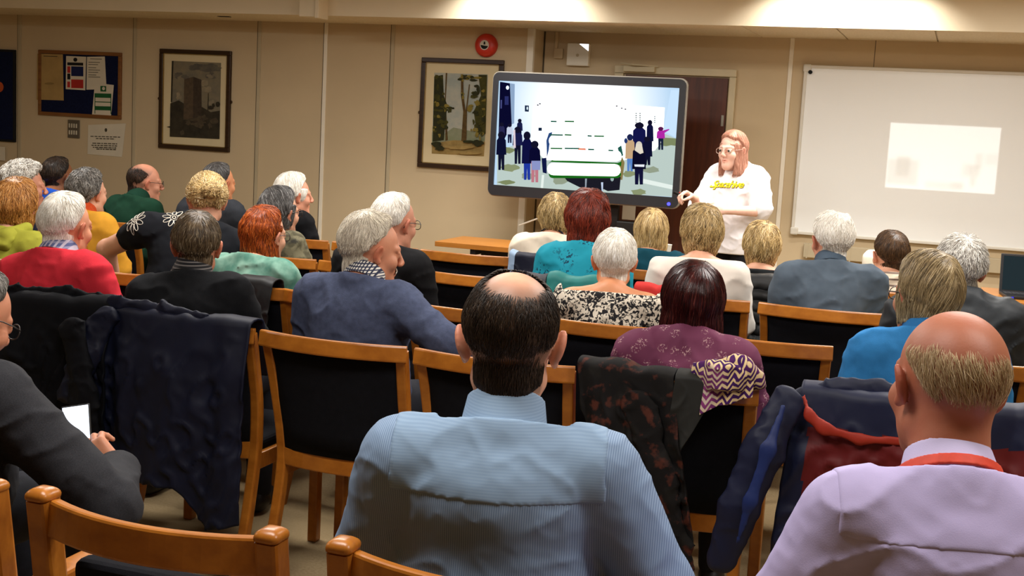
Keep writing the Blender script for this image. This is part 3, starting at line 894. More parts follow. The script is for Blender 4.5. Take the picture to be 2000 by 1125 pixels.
for i, (x, y, lb) in enumerate(ARM):
    if i == 0: o = ac
    else:
        o = ac.copy(); C.objects.link(o)
        for ch in ack:
            c = ch.copy(); C.objects.link(c); c.parent = o
            for g in kids(ch):
                h_ = g.copy(); C.objects.link(h_); h_.parent = c
    o.location = (x - .01, y, 0); o.scale.x = .95
    tag(o, lb, 'armchair', 'wooden armchairs of the nearest row')
# ------------------------------------------------------------------ distance-field bodies
f32 = np.float32
def V3(*a): return np.array(a, float)
def rotx(a): c, s = math.cos(a), math.sin(a); return np.array([[1, 0, 0], [0, c, -s], [0, s, c]])
def roty(a): c, s = math.cos(a), math.sin(a); return np.array([[c, 0, s], [0, 1, 0], [-s, 0, c]])
def rotz(a): c, s = math.cos(a), math.sin(a); return np.array([[c, -s, 0], [s, c, 0], [0, 0, 1]])

def axis(lo, hi, h, fine=()):
    out = [lo]
    while out[-1] < hi:
        x = out[-1]; st = h
        for a, b, hf in fine:
            if a - 1e-6 <= x < b: st = min(st, hf)
            elif x < a < x + st: st = min(st, max(a - x, hf))
        out.append(x + st)
    return np.array(out, f32)

_LAT = np.random.default_rng(5).random((32, 32, 32)).astype(f32) * 2 - 1
def vnoise(X, Y, Z):
    def q(A):
        i = np.floor(A).astype(np.int32); f = (A - i).astype(f32); return i & 31, (i + 1) & 31, f * f * (3 - 2 * f)
    x0, x1, fx = q(X); y0, y1, fy = q(Y); z0, z1, fz = q(Z)
    L = _LAT
    a = L[x0, y0, z0] * (1 - fx) + L[x1, y0, z0] * fx; b = L[x0, y1, z0] * (1 - fx) + L[x1, y1, z0] * fx
    c = L[x0, y0, z1] * (1 - fx) + L[x1, y0, z1] * fx; d = L[x0, y1, z1] * (1 - fx) + L[x1, y1, z1] * fx
    return (a * (1 - fy) + b * fy) * (1 - fz) + (c * (1 - fy) + d * fy) * fz

class Field:
    def __init__(s, xs, ys, zs):
        s.ax = (xs, ys, zs); s.F = np.full((len(xs), len(ys), len(zs)), 1.0, f32)
    def sub(s, lo, hi):
        sl = []
        for i in range(3):
            a = max(0, int(np.searchsorted(s.ax[i], lo[i])) - 1); b = min(len(s.ax[i]), int(np.searchsorted(s.ax[i], hi[i])) + 1)
            if b <= a: return None
            sl.append(slice(a, b))
        X = s.ax[0][sl[0]][:, None, None]; Y = s.ax[1][sl[1]][None, :, None]; Z = s.ax[2][sl[2]][None, None, :]
        return tuple(sl), X, Y, Z
    def op(s, lo, hi, fn, k=.02, mode='add', pad=.03):
        m = k + pad
        r = s.sub(np.asarray(lo) - m, np.asarray(hi) + m)
        if r is None: return
        sl, X, Y, Z = r
        d = fn(X, Y, Z).astype(f32); f = s.F[sl]
        if mode == 'add':
            h = np.clip(.5 + .5 * (f - d) / k, 0, 1); s.F[sl] = f * (1 - h) + d * h - k * h * (1 - h)
        elif mode == 'cut':
            d = -d; h = np.clip(.5 - .5 * (f - d) / k, 0, 1); s.F[sl] = f * (1 - h) + d * h + k * h * (1 - h)
    def mesh(s, relax=1):
        return surface_nets(s.F, *s.ax, relax=relax)

def prim_c(a, b, ra, rb):
    a, b = np.asarray(a, float), np.asarray(b, float); ba = b - a; L2 = max(ba @ ba, 1e-9)
    def fn(X, Y, Z):
        h = np.clip(((X - a[0]) * ba[0] + (Y - a[1]) * ba[1] + (Z - a[2]) * ba[2]) / L2, 0, 1)
        return np.sqrt((X - a[0] - h * ba[0]) ** 2 + (Y - a[1] - h * ba[1]) ** 2 + (Z - a[2] - h * ba[2]) ** 2) - (ra + h * (rb - ra))
    r = max(ra, rb)
    return np.minimum(a, b) - r, np.maximum(a, b) + r, fn
def prim_e(c, r, R=None):
    c, r = np.asarray(c, float), np.asarray(r, float)
    def fn(X, Y, Z):
        x, y, z = X - c[0], Y - c[1], Z - c[2]
        if R is not None:
            x, y, z = R[0, 0] * x + R[1, 0] * y + R[2, 0] * z, R[0, 1] * x + R[1, 1] * y + R[2, 1] * z, R[0, 2] * x + R[1, 2] * y + R[2, 2] * z
        k0 = np.sqrt((x / r[0]) ** 2 + (y / r[1]) ** 2 + (z / r[2]) ** 2); k1 = np.sqrt((x / r[0] ** 2) ** 2 + (y / r[1] ** 2) ** 2 + (z / r[2] ** 2) ** 2)
        return k0 * (k0 - 1) / np.maximum(k1, 1e-6)
    e = np.full(3, r.max()) if R is not None else r
    return c - e, c + e, fn

def surface_nets(F, xs, ys, zs, relax=1):
    S = F < 0
    nx, ny, nz = F.shape
    cnt = np.zeros((nx - 1, ny - 1, nz - 1), np.uint8)
    for i in (0, 1):
        for j in (0, 1):
            for k in (0, 1): cnt += S[i:nx - 1 + i, j:ny - 1 + j, k:nz - 1 + k]
    act = (cnt > 0) & (cnt < 8)
    idx = np.full(act.shape, -1, np.int32)
    ci, cj, ck = np.nonzero(act)
    idx[ci, cj, ck] = np.arange(len(ci))
    acc = np.zeros((len(ci), 3)); w = np.zeros(len(ci))
    cor = [(i, j, k) for i in (0, 1) for j in (0, 1) for k in (0, 1)]
    for a in cor:
        for ax in range(3):
            if a[ax]: continue
            b = list(a); b[ax] = 1
            fa = F[ci + a[0], cj + a[1], ck + a[2]]; fb = F[ci + b[0], cj + b[1], ck + b[2]]
            m = (fa < 0) != (fb < 0)
            t = np.where(m, fa / np.where(m, fa - fb, 1), 0)
            pa = np.stack([xs[ci + a[0]], ys[cj + a[1]], zs[ck + a[2]]], 1).astype(float); pb = np.stack([xs[ci + b[0]], ys[cj + b[1]], zs[ck + b[2]]], 1)
            acc += m[:, None] * (pa + t[:, None] * (pb - pa)); w += m
    V = acc / np.maximum(w, 1)[:, None]
    Q = []
    for ax in range(3):
        n = [nx, ny, nz]; n[ax] -= 1
        sa = [slice(0, n[0]), slice(0, n[1]), slice(0, n[2])]; sb = list(sa); sb[ax] = slice(1, n[ax] + 1)
        u, v = [(1, 2), (2, 0), (0, 1)][ax]
        c = S[tuple(sa)] != S[tuple(sb)]
        c = c.copy()
        for d in (u, v):
            e = [slice(None)] * 3; e[d] = 0; c[tuple(e)] = False
            e[d] = -1; c[tuple(e)] = False
        I = np.nonzero(c)
        flip = S[tuple(sa)][I]
        def cell(du, dv):
            p = [I[0].copy(), I[1].copy(), I[2].copy()]; p[u] = p[u] - du; p[v] = p[v] - dv
            return idx[p[0], p[1], p[2]]
        q = np.stack([cell(1, 1), cell(0, 1), cell(0, 0), cell(1, 0)], 1)
        q[~flip] = q[~flip][:, ::-1]
        Q.append(q[(q >= 0).all(1)])
    Q = np.concatenate(Q)
    for _ in range(relax):
        s = np.zeros_like(V); c = np.zeros(len(V))
        for a in range(4):
            b = (a + 1) % 4
            np.add.at(s, Q[:, a], V[Q[:, b]]); np.add.at(c, Q[:, a], 1)
            np.add.at(s, Q[:, b], V[Q[:, a]]); np.add.at(c, Q[:, b], 1)
        V = V * .5 + .5 * s / np.maximum(c, 1)[:, None]
    return V, Q

def sm(x, a, b):
    t = np.clip((x - a) / (b - a), 0, 1)
    return t * t * (3 - 2 * t)

# ------------------------------------------------------------------ skeleton
def solve_skel(P):
    """All joints of one figure in its own frame: origin on the floor under the hips, +y the way it faces."""
    kz, b = P['kz'], P['bulk']
    S = {}
    hipz = .585 + .06 * max(0, b - 1) if P['seated'] else .90
    pel = V3(0, 0, hipz)
    tw, ln, sd = math.radians(P['twist']), math.radians(P['lean']), math.radians(P['side'])
    Rt = rotz(tw) @ roty(sd) @ rotx(-ln)
    sw = P['shoulder']
    def T(x, y, z): return pel + Rt @ V3(x, y, z * kz)
    S['Rt'], S['pel'] = Rt, pel
    S['belly'], S['chest'], S['c7'] = T(0, .015, .165), T(0, 0, .335), T(0, -.035, .495)
    for s, n in ((-1, 'L'), (1, 'R')):
        S['sh' + n] = T(s * sw, -.02 + P['shy'], .415 + P['shz'])
        S['tr' + n] = T(s * .085, -.03, .485)
    # the neck carries on with half of the torso's lean
    nd_ = rotz(tw) @ roty(sd * .4) @ rotx(-ln * .5 - math.radians(P['neck']))
    S['Hc'] = S['c7'] + nd_ @ V3(0, .082, .112 * P['hs'] + P.get('nu', 0))
    S['Rh'] = rotz(math.radians(P['hyaw'])) @ rotx(math.radians(P['hpitch'])) @ roty(math.radians(P['hroll']))
    for s, n in ((-1, 'L'), (1, 'R')):
        if P['seated']:
            S['hip' + n] = V3(s * .09, .0, hipz - .01)
            S['kn' + n] = V3(s * P['knee'], .40, .552); S['an' + n] = V3(s * P['knee'] * .95, .42 + P['foot'], .085)
        else:
            S['hip' + n] = V3(s * .09, 0, hipz - .03); S['kn' + n] = V3(s * .10, .02, .48); S['an' + n] = V3(s * .11, -.02, .085)
        e, w = P['arms'][n]
        S['el' + n], S['wr' + n] = V3(*e), V3(*w)
        S['hd' + n] = P['hands'][n]
    return S

def head_pt(S, P, p): return S['Hc'] + S['Rh'] @ (np.asarray(p, float) * P['hs'])

def add_head(F, S, P):
    R, hs = S['Rh'], P['hs']
    h = lambda *p: head_pt(S, P, p)
    def E(c, r, k, mode='add', rot=None):
        RR = R if rot is None else R @ rot
        lo, hi, fn = prim_e(h(*c), np.array(r) * hs, RR); F.op(lo, hi, fn, k, mode)
    def Cc(a, b, ra, rb, k, mode='add'):
        lo, hi, fn = prim_c(h(*a), h(*b), ra * hs, rb * hs); F.op(lo, hi, fn, k, mode)
    jw = P['jaw']
    E((0, -.012, .028), (.074, .097, .088), .02)
    E((0, .026, -.045), (.056 * jw, .060, .070), .03)
    Cc((-.045 * jw, -.002, -.062), (0, .062, -.096), .016, .020, .03); Cc((.045 * jw, -.002, -.062), (0, .062, -.096), .016, .020, .03)
    E((0, .068, -.098), (.020, .018, .016), .018)
    for s in (-1, 1):
        E((s * .038, .058, -.028), (.024, .022, .024), .02)
        Cc((s * .012, .086, .020), (s * .046, .066, .020), .010, .009, .014)
        E((s * .032, .098, .002), (.019, .017, .013), .012, 'cut')
        E((s * .0315, .0795, .001), (.0135, .0125, .0135), .003)
        Cc((s * .019, .088, .010), (s * .046, .078, .009), .0045, .004, .005)
        E((s * .011, .101, -.031), (.010, .010, .008), .006)
    Cc((0, .088, .016), (0, .110, -.024), .0075, .0115, .012)
    Cc((-.020, .081, -.058), (0, .0915, -.056), .004, .0055, .006); Cc((.020, .081, -.058), (0, .0915, -.056), .004, .0055, .006)
    Cc((-.018, .080, -.066), (0, .089, -.068), .0045, .0065, .006); Cc((.018, .080, -.066), (0, .089, -.068), .0045, .0065, .006)
    Cc((-.018, .090, -.0615), (.018, .090, -.0615), .0016 if not P['talk'] else .004, .0016 if not P['talk'] else .004, .003, 'cut')
    for s in (-1, 1):
        er = roty(s * math.radians(14)) @ rotx(math.radians(-10)) @ rotz(s * math.radians(22))
        E((s * .079, -.006, -.004), (.009, .019, .032), .006, rot=er)
        E((s * .087, .001, -.001), (.006, .010, .019), .005, 'cut', rot=er)
        E((s * .074, .002, -.030), (.007, .008, .010), .006)
    lo, hi, fn = prim_c(h(0, -.028, -.055), S['c7'] + S['Rt'] @ V3(0, .048, -.015), .052 * P['nk'], .057 * P['nk']); F.op(lo, hi, fn, .025)

def torso_prims(S, P, o=0.0):
    b, kz, Rt = P['bulk'], P['kz'], S['Rt']
    L = []
    e = lambda c, r, k, R=None: L.append((prim_e(c, np.array(r) + o, R), k))
    c = lambda a, bb, ra, rb, k: L.append((prim_c(a, bb, ra + o, rb + o), k))
    e(S['pel'] + V3(0, -.01, .035), (.172 * b, .128 * b, .115), .04)
    e(S['belly'], (.152 * b, .122 * b * P['belly'], .15 * kz), .06, Rt)
    e(S['chest'], (.168 * (b * .6 + .4), .113 * b, .165 * kz), .05, Rt)
    a = S['shL'] + (S['shR'] - S['shL']) * .14; bb = S['shL'] + (S['shR'] - S['shL']) * .86
    c(a, bb, .050 * (.5 + .5 * b), .050 * (.5 + .5 * b), .05)
    for n in 'LR':
        c(S['c7'] + Rt @ V3(0, .01, .0), S['tr' + n] * .45 + S['sh' + n] * .55, .043, .040, .045)
        c(S['sh' + n], S['sh' + n] + (S['el' + n] - S['sh' + n]) * .25, .051 * (.5 + .5 * b), .049 * (.5 + .5 * b), .04)
    return L
def arm_prims(S, P, n, o=0.0, to=1.0, upper=1.0):
    b = .5 + .5 * P['bulk']; L = []
    sh, el, wr = S['sh' + n], S['el' + n], S['wr' + n]
    if upper > 0: L.append((prim_c(sh, sh + (el - sh) * upper, .050 * b + o, .042 * b + o), .03))
    if to > 0: L.append((prim_c(el, el + (wr - el) * to, .042 * b + o, (.042 + (.028 - .042) * to) * b + o), .02))
    return L
def leg_prims(S, P, o=0.0):
    L = []; b = .5 + .5 * P['bulk']
    for n in 'LR':
        L.append((prim_c(S['hip' + n], S['kn' + n], .088 * b + o, .060 * b + o), .03))
        L.append((prim_c(S['kn' + n], S['an' + n], .056 * b + o, .042 * b + o), .02))
    return L
def hand_prims(w, d, nrm, side, s=1.0, curl=.5, spread=.12, point=False):
    e1 = np.asarray(d, float); e1 = e1 / np.linalg.norm(e1); e3 = np.asarray(nrm, float); e3 = e3 - e1 * (e3 @ e1); e3 /= np.linalg.norm(e3); e2 = np.cross(e3, e1) * side
    L = []
    w = np.asarray(w, float)
    at = lambda a, b_, c_: w + s * (a * e1 + b_ * e2 + c_ * e3)
    kn = [(.088, .030), (.092, .010), (.088, -.010), (.080, -.028)]
    for a, l in kn: L.append((prim_c(at(.005, l * .45, 0), at(a, l, -.002), .0155 * s, .0115 * s), .012))
    ln = [(.044, .026, .021), (.048, .030, .022), (.045, .028, .021), (.034, .021, .019)]
    for i, (a, l) in enumerate(kn):
        p = at(a, l, -.002); ang = .15; f = spread * (1.5 - i) / 1.5
        c_ = curl * (1 + .12 * i); c_ = .05 if (point and i == 0) else c_
        for j, q in enumerate(ln[i]):
            ang += c_ * (.75, .95, .6)[j]
            dv = (math.cos(ang) * (math.cos(f) * e1 + math.sin(f) * e2) + math.sin(ang) * e3)
            n_ = p + dv * q * s
            L.append((prim_c(p, n_, (.0098, .0088, .0080)[j] * s, (.0088, .0080, .0070)[j] * s), .004)); p = n_
    p = at(.02, .018, .006); q = at(.052, .046, .016); r = at(.082, .052, .030 + .02 * curl); t = at(.105, .046, .04 + .03 * curl)
    for a, b_, ra, rb, k in ((p, q, .0155, .0125, .012), (q, r, .0115, .0100, .005), (r, t, .0098, .0078, .004)): L.append((prim_c(a, b_, ra * s, rb * s), k))
    return L

def run(F, L, mode='add'):
    for (lo, hi, fn), k in L: F.op(lo, hi, fn, k, mode)
def bounds(L, pad=.03):
    lo = np.min([p[0][0] for p in L], 0) - pad; hi = np.max([p[0][1] for p in L], 0) + pad
    return lo, hi

# ------------------------------------------------------------------ person materials
def skin_mat(name, c, red=.35):
    m, nt, b = mk(name, c, .5, .35)
    v = coords(nt)
    base = lin(c)
    rd = tuple(x * y for x, y in zip(base, (.95, .62, .55))) + (1,)
    f = noise(nt, v, 26, 4, .6)
    col = mixc(nt, ramp(nt, f, .35, .8), base, tuple(base[i] * (1 - red) + rd[i] * red for i in range(3)) + (1,))
    at = nd(nt, 'ShaderNodeAttribute', attribute_name='flush')
    col = mixc(nt, at.outputs['Fac'], col, tuple(x * y for x, y in zip(base, (.82, .50, .45))) + (1,))
    at2 = nd(nt, 'ShaderNodeAttribute', attribute_name='stubble')
    col = mixc(nt, at2.outputs['Fac'], col, tuple(x * .25 for x in base[:3]) + (1,))
    nt.links.new(col, b.inputs['Base Color'])
    b.inputs['Subsurface Weight'].default_value = .06
    b.inputs['Subsurface Radius'].default_value = (.012, .005, .003)
    bump(nt, b, noise(nt, v, 180, 2), .12, .002)
    return m
def hair_mat(name, c1, c2, c3=None, rough=.42):
    m, nt, b = mk(name, c1, rough, .35)
    at = nd(nt, 'ShaderNodeAttribute', attribute_name='tone')
    v = coords(nt, (60, 60, 9))
    f = noise(nt, v, 3, 3, .6)
    add = nd(nt, 'ShaderNodeMath', operation='MULTIPLY_ADD')
    nt.links.new(f, add.inputs[0]); add.inputs[1].default_value = .5; nt.links.new(at.outputs['Fac'], add.inputs[2])
    r = nd(nt, 'ShaderNodeValToRGB')
    nt.links.new(add.outputs[0], r.inputs['Fac'])
    cr = r.color_ramp
    cr.elements[0].position = .30; cr.elements[0].color = lin(c1)
    cr.elements[1].position = 1.05 if c3 is None else .72; cr.elements[1].color = lin(c2)
    if c3 is not None:
        e = cr.elements.new(1.0); e.color = lin(c3)
    nt.links.new(r.outputs['Color'], b.inputs['Base Color'])
    bump(nt, b, f, .35, .003)
    return m
# ------------------------------------------------------------------ one figure
DEF = dict(seated=True, kz=1.0, bulk=1.0, belly=1.0, twist=0, lean=0, side=0, shoulder=.152, shy=0, shz=0, neck=8, hs=1.0, hyaw=0, hpitch=0, hroll=0, jaw=1.0, nk=1.0, talk=False,
           knee=.12, foot=0.0, arms=None, hands=None, yaw=0, near=False, eyes=False, glasses=None, collar=None, hair=None, sleeve='long', neckline='crew', fold=.006, folds=(), shoe='#1c1815', trouser='#20222a')
LAP = {'L': ((-.212, .05, .71), (-.10, .26, .690)), 'R': ((.212, .05, .71), (.10, .26, .690))}
HLAP = {'L': ((.5, 1, -.25), (.2, -.1, -1), .35), 'R': ((-.5, 1, -.25), (-.2, -.1, -1), .35)}
m_shoe = {}
def get_shoe(c):
    if c not in m_shoe: m_shoe[c] = plain('shoe_leather', c, .4, .4, .15, 20)
    return m_shoe[c]
m_trs = {}
def get_trs(c):
    if c not in m_trs: m_trs[c] = plain('trouser_cloth', c, .85, .2, .15, 30, .2, 400)
    return m_trs[c]
m_lens = None
m_eye = mk('eye_white', '#d8d0c4', .25, .5)[0]; m_iris = mk('eye_iris', '#3a3024', .2, .5)[0]
m_gl = plain('spectacle_frame', '#2a2522', .35, .5); m_glt = plain('clear_spectacle_frame', '#b79a8a', .3, .5)

def hairline(az, back=-40, side=0, front=46):
    return np.interp(az, [0, 35, 58, 74, 88, 100, 112, 135, 180], [front, front - 3, 30, 16, side + 2, side - 6, -22, back + 2, back])

def hair_field(H, h=.0045):
    """Hair volume in head coordinates (unit head)."""
    w = max(.13, H.get('wid', 0) + .03); zb = min(-.13, H.get('drop', -.09) - .03)
    xs = np.arange(-w, w + h, h).astype(f32); ys = np.arange(-.165 - H.get('bk', 0), .125, h).astype(f32); zs = np.arange(zb, .185 + H.get('th', .012), h).astype(f32)
    F = Field(xs, ys, zs)
    X, Y, Z = xs[:, None, None], ys[None, :, None], zs[None, None, :]
    qx, qy, qz = X, Y + .012, Z - .028
    r = np.array((.074, .097, .088))
    k0 = np.sqrt((qx / r[0]) ** 2 + (qy / r[1]) ** 2 + (qz / r[2]) ** 2); k1 = np.sqrt((qx / r[0] ** 2) ** 2 + (qy / r[1] ** 2) ** 2 + (qz / r[2] ** 2) ** 2)
    d = k0 * (k0 - 1) / np.maximum(k1, 1e-6)
    az = np.degrees(np.abs(np.arctan2(qx, qy))); el = np.degrees(np.arctan2(qz, np.sqrt(qx ** 2 + qy ** 2)))
    n = vnoise(X * H.get('nf', 38) + 3, Y * H.get('nf', 38) + 7, Z * H.get('nf', 38) * H.get('nz', .6) + 1)
    mask = sm(el - hairline(az, H.get('back', -40), H.get('side', 0), H.get('front', 46)) + n * 5, -3, H.get('soft', 7))
    th = H.get('th', .012)
    T = th + H.get('top', 0) * sm(el, 20, 65) + H.get('backth', 0) * sm(az, 100, 160) * sm(el, -45, 10)
    nap = sm(el, -45, -5)
    T = T * (.45 + .55 * nap)
    if 'bald' in H:
        bc, rad, soft = H['bald']; bc = np.array(bc, float); bc /= np.linalg.norm(bc)
        L = np.sqrt(qx ** 2 + qy ** 2 + qz ** 2) + 1e-6
        ang = np.degrees(np.arccos(np.clip((qx * bc[0] + qy * bc[1] + qz * bc[2]) / L, -1, 1)))
        mask = mask * sm(ang + n * 6, rad - soft, rad + soft)
    F.F = (d - (T * mask - .006 * (1 - mask)) - n * H.get('amp', .003) * mask).astype(f32)
    if 'drop' in H:   # longer hair: a bell that hangs to a cut line, open at the face
        zc = H['drop']; wd = H.get('wid', .098); bk = H.get('bk', 0)
        t = np.clip((.03 - Z) / (.03 - zc), 0, 1.3)
        rx = .078 + (wd - .078) * np.sin(np.clip(t, 0, 1) * PI * H.get('bell', .62)) / max(math.sin(min(.5, H.get('bell', .62)) * PI), .2) - H.get('taper', 0) * t ** 2
        ry = .102 + bk * np.sin(np.clip(t, 0, 1) * PI * .6) - H.get('taperb', H.get('taper', 0)) * t ** 2
        rr = np.sqrt((X / rx) ** 2 + ((Y + .016) / ry) ** 2)
        db = (rr - 1) * np.minimum(rx, ry)
        lift = H.get('lift', 0)
        db = np.maximum(db, (zc + lift * sm(-Y, -.02, .1) + n * H.get('ragged', .006)) - Z)
        db = np.maximum(db, Z - .045)
        face = H.get('face', .035)
        db = np.maximum(db, Y - (face + .03 * sm(Z, .0, .07)))
        db = db - n * H.get('amp', .003)
        ov = prim_e((0, .085, -.075), (H.get('open', .056), .105, .125))[2](X, Y, Z); db = np.maximum(db, -ov)
        k = .018
        hh = np.clip(.5 + .5 * (F.F - db) / k, 0, 1); F.F = (F.F * (1 - hh) + db * hh - k * hh * (1 - hh)).astype(f32)
    if 'nape' in H:   # hair growing down the back of the neck
        zn = H['nape']; rn = H.get('nkr', .054)
        lo, hi, fn = prim_c((0, -.028, -.045), (0, -.030, -.13), rn + .0035, rn + .0035)
        dn = fn(X, Y, Z) + (.28 if not H.get('nearnape') else .20) * np.maximum(0, np.abs(X) - .020) - .0065 * sm(Z, -.098, -.055)
        dn = np.maximum(dn, (zn + n * .008 + .55 * np.maximum(0, np.abs(X) - .025)) - Z)
        dn = np.maximum(dn, Y + .030 + 0 * X)
        dn = np.maximum(dn, Z + .005)
        hh = np.clip(.5 + .5 * (F.F - dn) / .026, 0, 1); F.F = (F.F * (1 - hh) + dn * hh - .026 * hh * (1 - hh)).astype(f32)
    for c, r_, k in H.get('lumps', ()):
        lo, hi, fn = prim_e(c, r_); F.op(lo, hi, fn, k)
    return F

def trilerp(F, p):
    xs, ys, zs = F.ax; h = xs[1] - xs[0]
    g = [(p[:, i] - F.ax[i][0]) / h for i in range(3)]
    i0 = [np.clip(np.floor(a).astype(int), 0, len(F.ax[i]) - 2) for i, a in enumerate(g)]
    f = [np.clip(a - b, 0, 1) for a, b in zip(g, i0)]
    r = 0
    for a in (0, 1):
        for b in (0, 1):
            for c in (0, 1):
                w = (f[0] if a else 1 - f[0]) * (f[1] if b else 1 - f[1]) * (f[2] if c else 1 - f[2])
                r = r + w * F.F[i0[0] + a, i0[1] + b, i0[2] + c]
    return r
def grad(F, p, e=.004):
    g = np.stack([trilerp(F, p + np.eye(3)[i] * e) - trilerp(F, p - np.eye(3)[i] * e) for i in range(3)], 1)
    return g / np.maximum(np.linalg.norm(g, axis=1, keepdims=True), 1e-6)

def make_hair(H, S, P, root, mats, seed):
    rng = np.random.default_rng(seed)
    H = dict(H); H['nearnape'] = P['near']; H['nkr'] = .052 * P['nk'] / P['hs'] + .001
    F = hair_field(H, .0042 if not P['near'] else .0036)
    V, Q = F.mesh(1)
    # leave out what is buried in the scalp or outside the hair's reach
    tone = np.clip(.26 + .2 * vnoise(V[:, 0] * 70, V[:, 1] * 70, V[:, 2] * 22), 0, 1) * H.get('basetone', 1)
    n = H.get('n', 1100)
    zmin, zmax = V[:, 2].min(), V[:, 2].max()
    sk = prim_e((0, -.012, .028), (.074, .097, .088))[2](V[:, 0], V[:, 1], V[:, 2])
    ok = np.nonzero(sk > .0015)[0]
    wh = np.array(H.get('whorl', (.012, -.05, .115)))
    dist = np.linalg.norm(V[ok] - wh, axis=1); dens = .06 + dist
    if H.get('nocap'): dens = dens * np.clip((sk[ok] - .001) / (H['th'] * .8), .02, 1)
    n = int(n * (2.6 if P['near'] else 2.5)); st = V[rng.choice(ok, n, p=dens / dens.sum())] if len(ok) else V[:0]
    if len(st): st = st[grad(F, st)[:, 2] > -.75]
    if 'nape' in H and not P['near']: st = st[st[:, 2] > -.058]
    L = H.get('len', .05) * rng.uniform(.55, 1.2, len(st)); steps = 4 if H.get('len', .05) < .045 else 6
    far = np.zeros(len(st)); hung = np.zeros(len(st), bool)
    p = st.copy(); paths = [p.copy()]; norms = [grad(F, p)]
    part = H.get('part'); curl = H.get('curl', 0); ph = rng.uniform(0, 6.28, len(st)); spike = H.get('spike', 0)
    jit = rng.standard_normal((len(st), 3)) * H.get('jit', .25)
    gv = H.get('grav', .25)
    off = rng.uniform(-.0004, .0014, len(st))
    for k in range(steps):
        g = grad(F, p)
        dv = p - wh
        if part is not None:      # combed away from a parting line
            dv = np.stack([np.sign(p[:, 0] - part) * (.03 + np.abs(p[:, 0] - part)), (p[:, 1] + .02) * .55, (p[:, 2] - .13) * .9], 1)
        if 'comb' in H: dv = dv / np.maximum(np.linalg.norm(dv, axis=1, keepdims=True), 1e-6) + np.array(H['comb'])
        dv = dv / np.maximum(np.linalg.norm(dv, axis=1, keepdims=True), 1e-6)
        dv = dv + np.array([0, 0, -gv]) + jit * .6
        if 'bun' in H:
            tb = np.array(H['bun']) - p; dv = tb / np.maximum(np.linalg.norm(tb, axis=1, keepdims=True), 1e-6) + jit * .5
        dv = dv - g * (dv * g).sum(1, keepdims=True)
        dv /= np.maximum(np.linalg.norm(dv, axis=1, keepdims=True), 1e-6)
        if curl:
            b = np.cross(dv, g); a = ph + k * H.get('curlrate', 1.4)
            dv = dv + curl * (np.cos(a)[:, None] * b + np.sin(a)[:, None] * g * .6)
        if spike: dv = dv + g * spike
        dv /= np.maximum(np.linalg.norm(dv, axis=1, keepdims=True), 1e-6)
        und = g[:, 2] < -.45; dv[und] = (0, 0, -1)
        p = p + dv * (L / steps * np.where(und, .22, 1.0))[:, None]
        d = trilerp(F, p); g = grad(F, p)
        tgt = off * (1 + H.get('flick', .12) * k) if not spike else np.maximum(d, off)
        lo_ = curl * .003
        near = (np.abs(d) < .02) & ~und
        p = p - g * np.where(near, np.clip(d - tgt - lo_, -.006, .006), 0)[:, None]
        paths.append(p.copy()); norms.append(g); hung |= und; far = np.maximum(far, np.where(hung, 0, np.abs(trilerp(F, p))))
    r0 = H.get('rad', .0017) * (.50 if P['near'] else .55) * rng.uniform(.6, 1.5, len(st))
    if not spike:
        okf = (far < .008 + .004 * curl)
        paths = [q[okf] for q in paths]; norms = [q[okf] for q in norms]; st = st[okf]; r0 = r0[okf]
    prof = np.interp(np.linspace(0, 1, steps + 1), [0, .12, .5, .8, 1], [.4, .95, 1, .75, .12])
    rings = []
    for k in range(steps + 1):
        t = paths[min(k + 1, steps)] - paths[max(k - 1, 0)]; t /= np.maximum(np.linalg.norm(t, axis=1, keepdims=True), 1e-6)
        g = norms[k]; b = np.cross(t, g); b /= np.maximum(np.linalg.norm(b, axis=1, keepdims=True), 1e-6); g = np.cross(b, t)
        rr = (r0 * prof[k])[:, None]
        rings.append(np.stack([paths[k] + b * rr * 1.3, paths[k] + g * rr * .9, paths[k] - b * rr * 1.3, paths[k] - g * rr * .6], 1))
    W = np.stack(rings, 1)            # strand, step, corner, xyz
    ns = len(st); base = len(V)
    idx = base + np.arange(ns * (steps + 1) * 4).reshape(ns, steps + 1, 4)
    qs = []
    for c in range(4):
        d = (c + 1) % 4
        qs.append(np.stack([idx[:, :-1, c], idx[:, :-1, d], idx[:, 1:, d], idx[:, 1:, c]], -1).reshape(-1, 4))
    tn = np.repeat((.12 + .46 * rng.uniform(0, 1, ns) ** H.get('tonepow', 1.0) + .12 * vnoise(st[:, 0] * 40, st[:, 1] * 40, st[:, 2] * 40)), (steps + 1) * 4)
    if H.get('nocap'): Q = Q[:0]
    Vv = np.concatenate([V, W.reshape(-1, 3)]); QQ = np.concatenate([Q] + [q[:, ::-1] for q in qs])
    if H.get('nocap'): Vv = Vv[base:]; QQ = QQ - base; tone = tone[:0]
    Vp = S['Hc'] + (Vv * P['hs']) @ S['Rh'].T
    return npmesh('hair', Vp, QQ, mats, root, True, {'tone': np.concatenate([tone, tn])})

def add_folds(F, folds, T=None):
    for a, b, amp, w in folds:
        a, b = np.asarray(a, float), np.asarray(b, float)
        lo, hi, fn = prim_c(a, b, 0, 0)
        r = F.sub(lo - 3 * w, hi + 3 * w)
        if r is None: continue
        sl, X, Y, Z = r
        F.F[sl] -= (amp * np.exp(-(fn(X, Y, Z) / w) ** 2)).astype(f32)

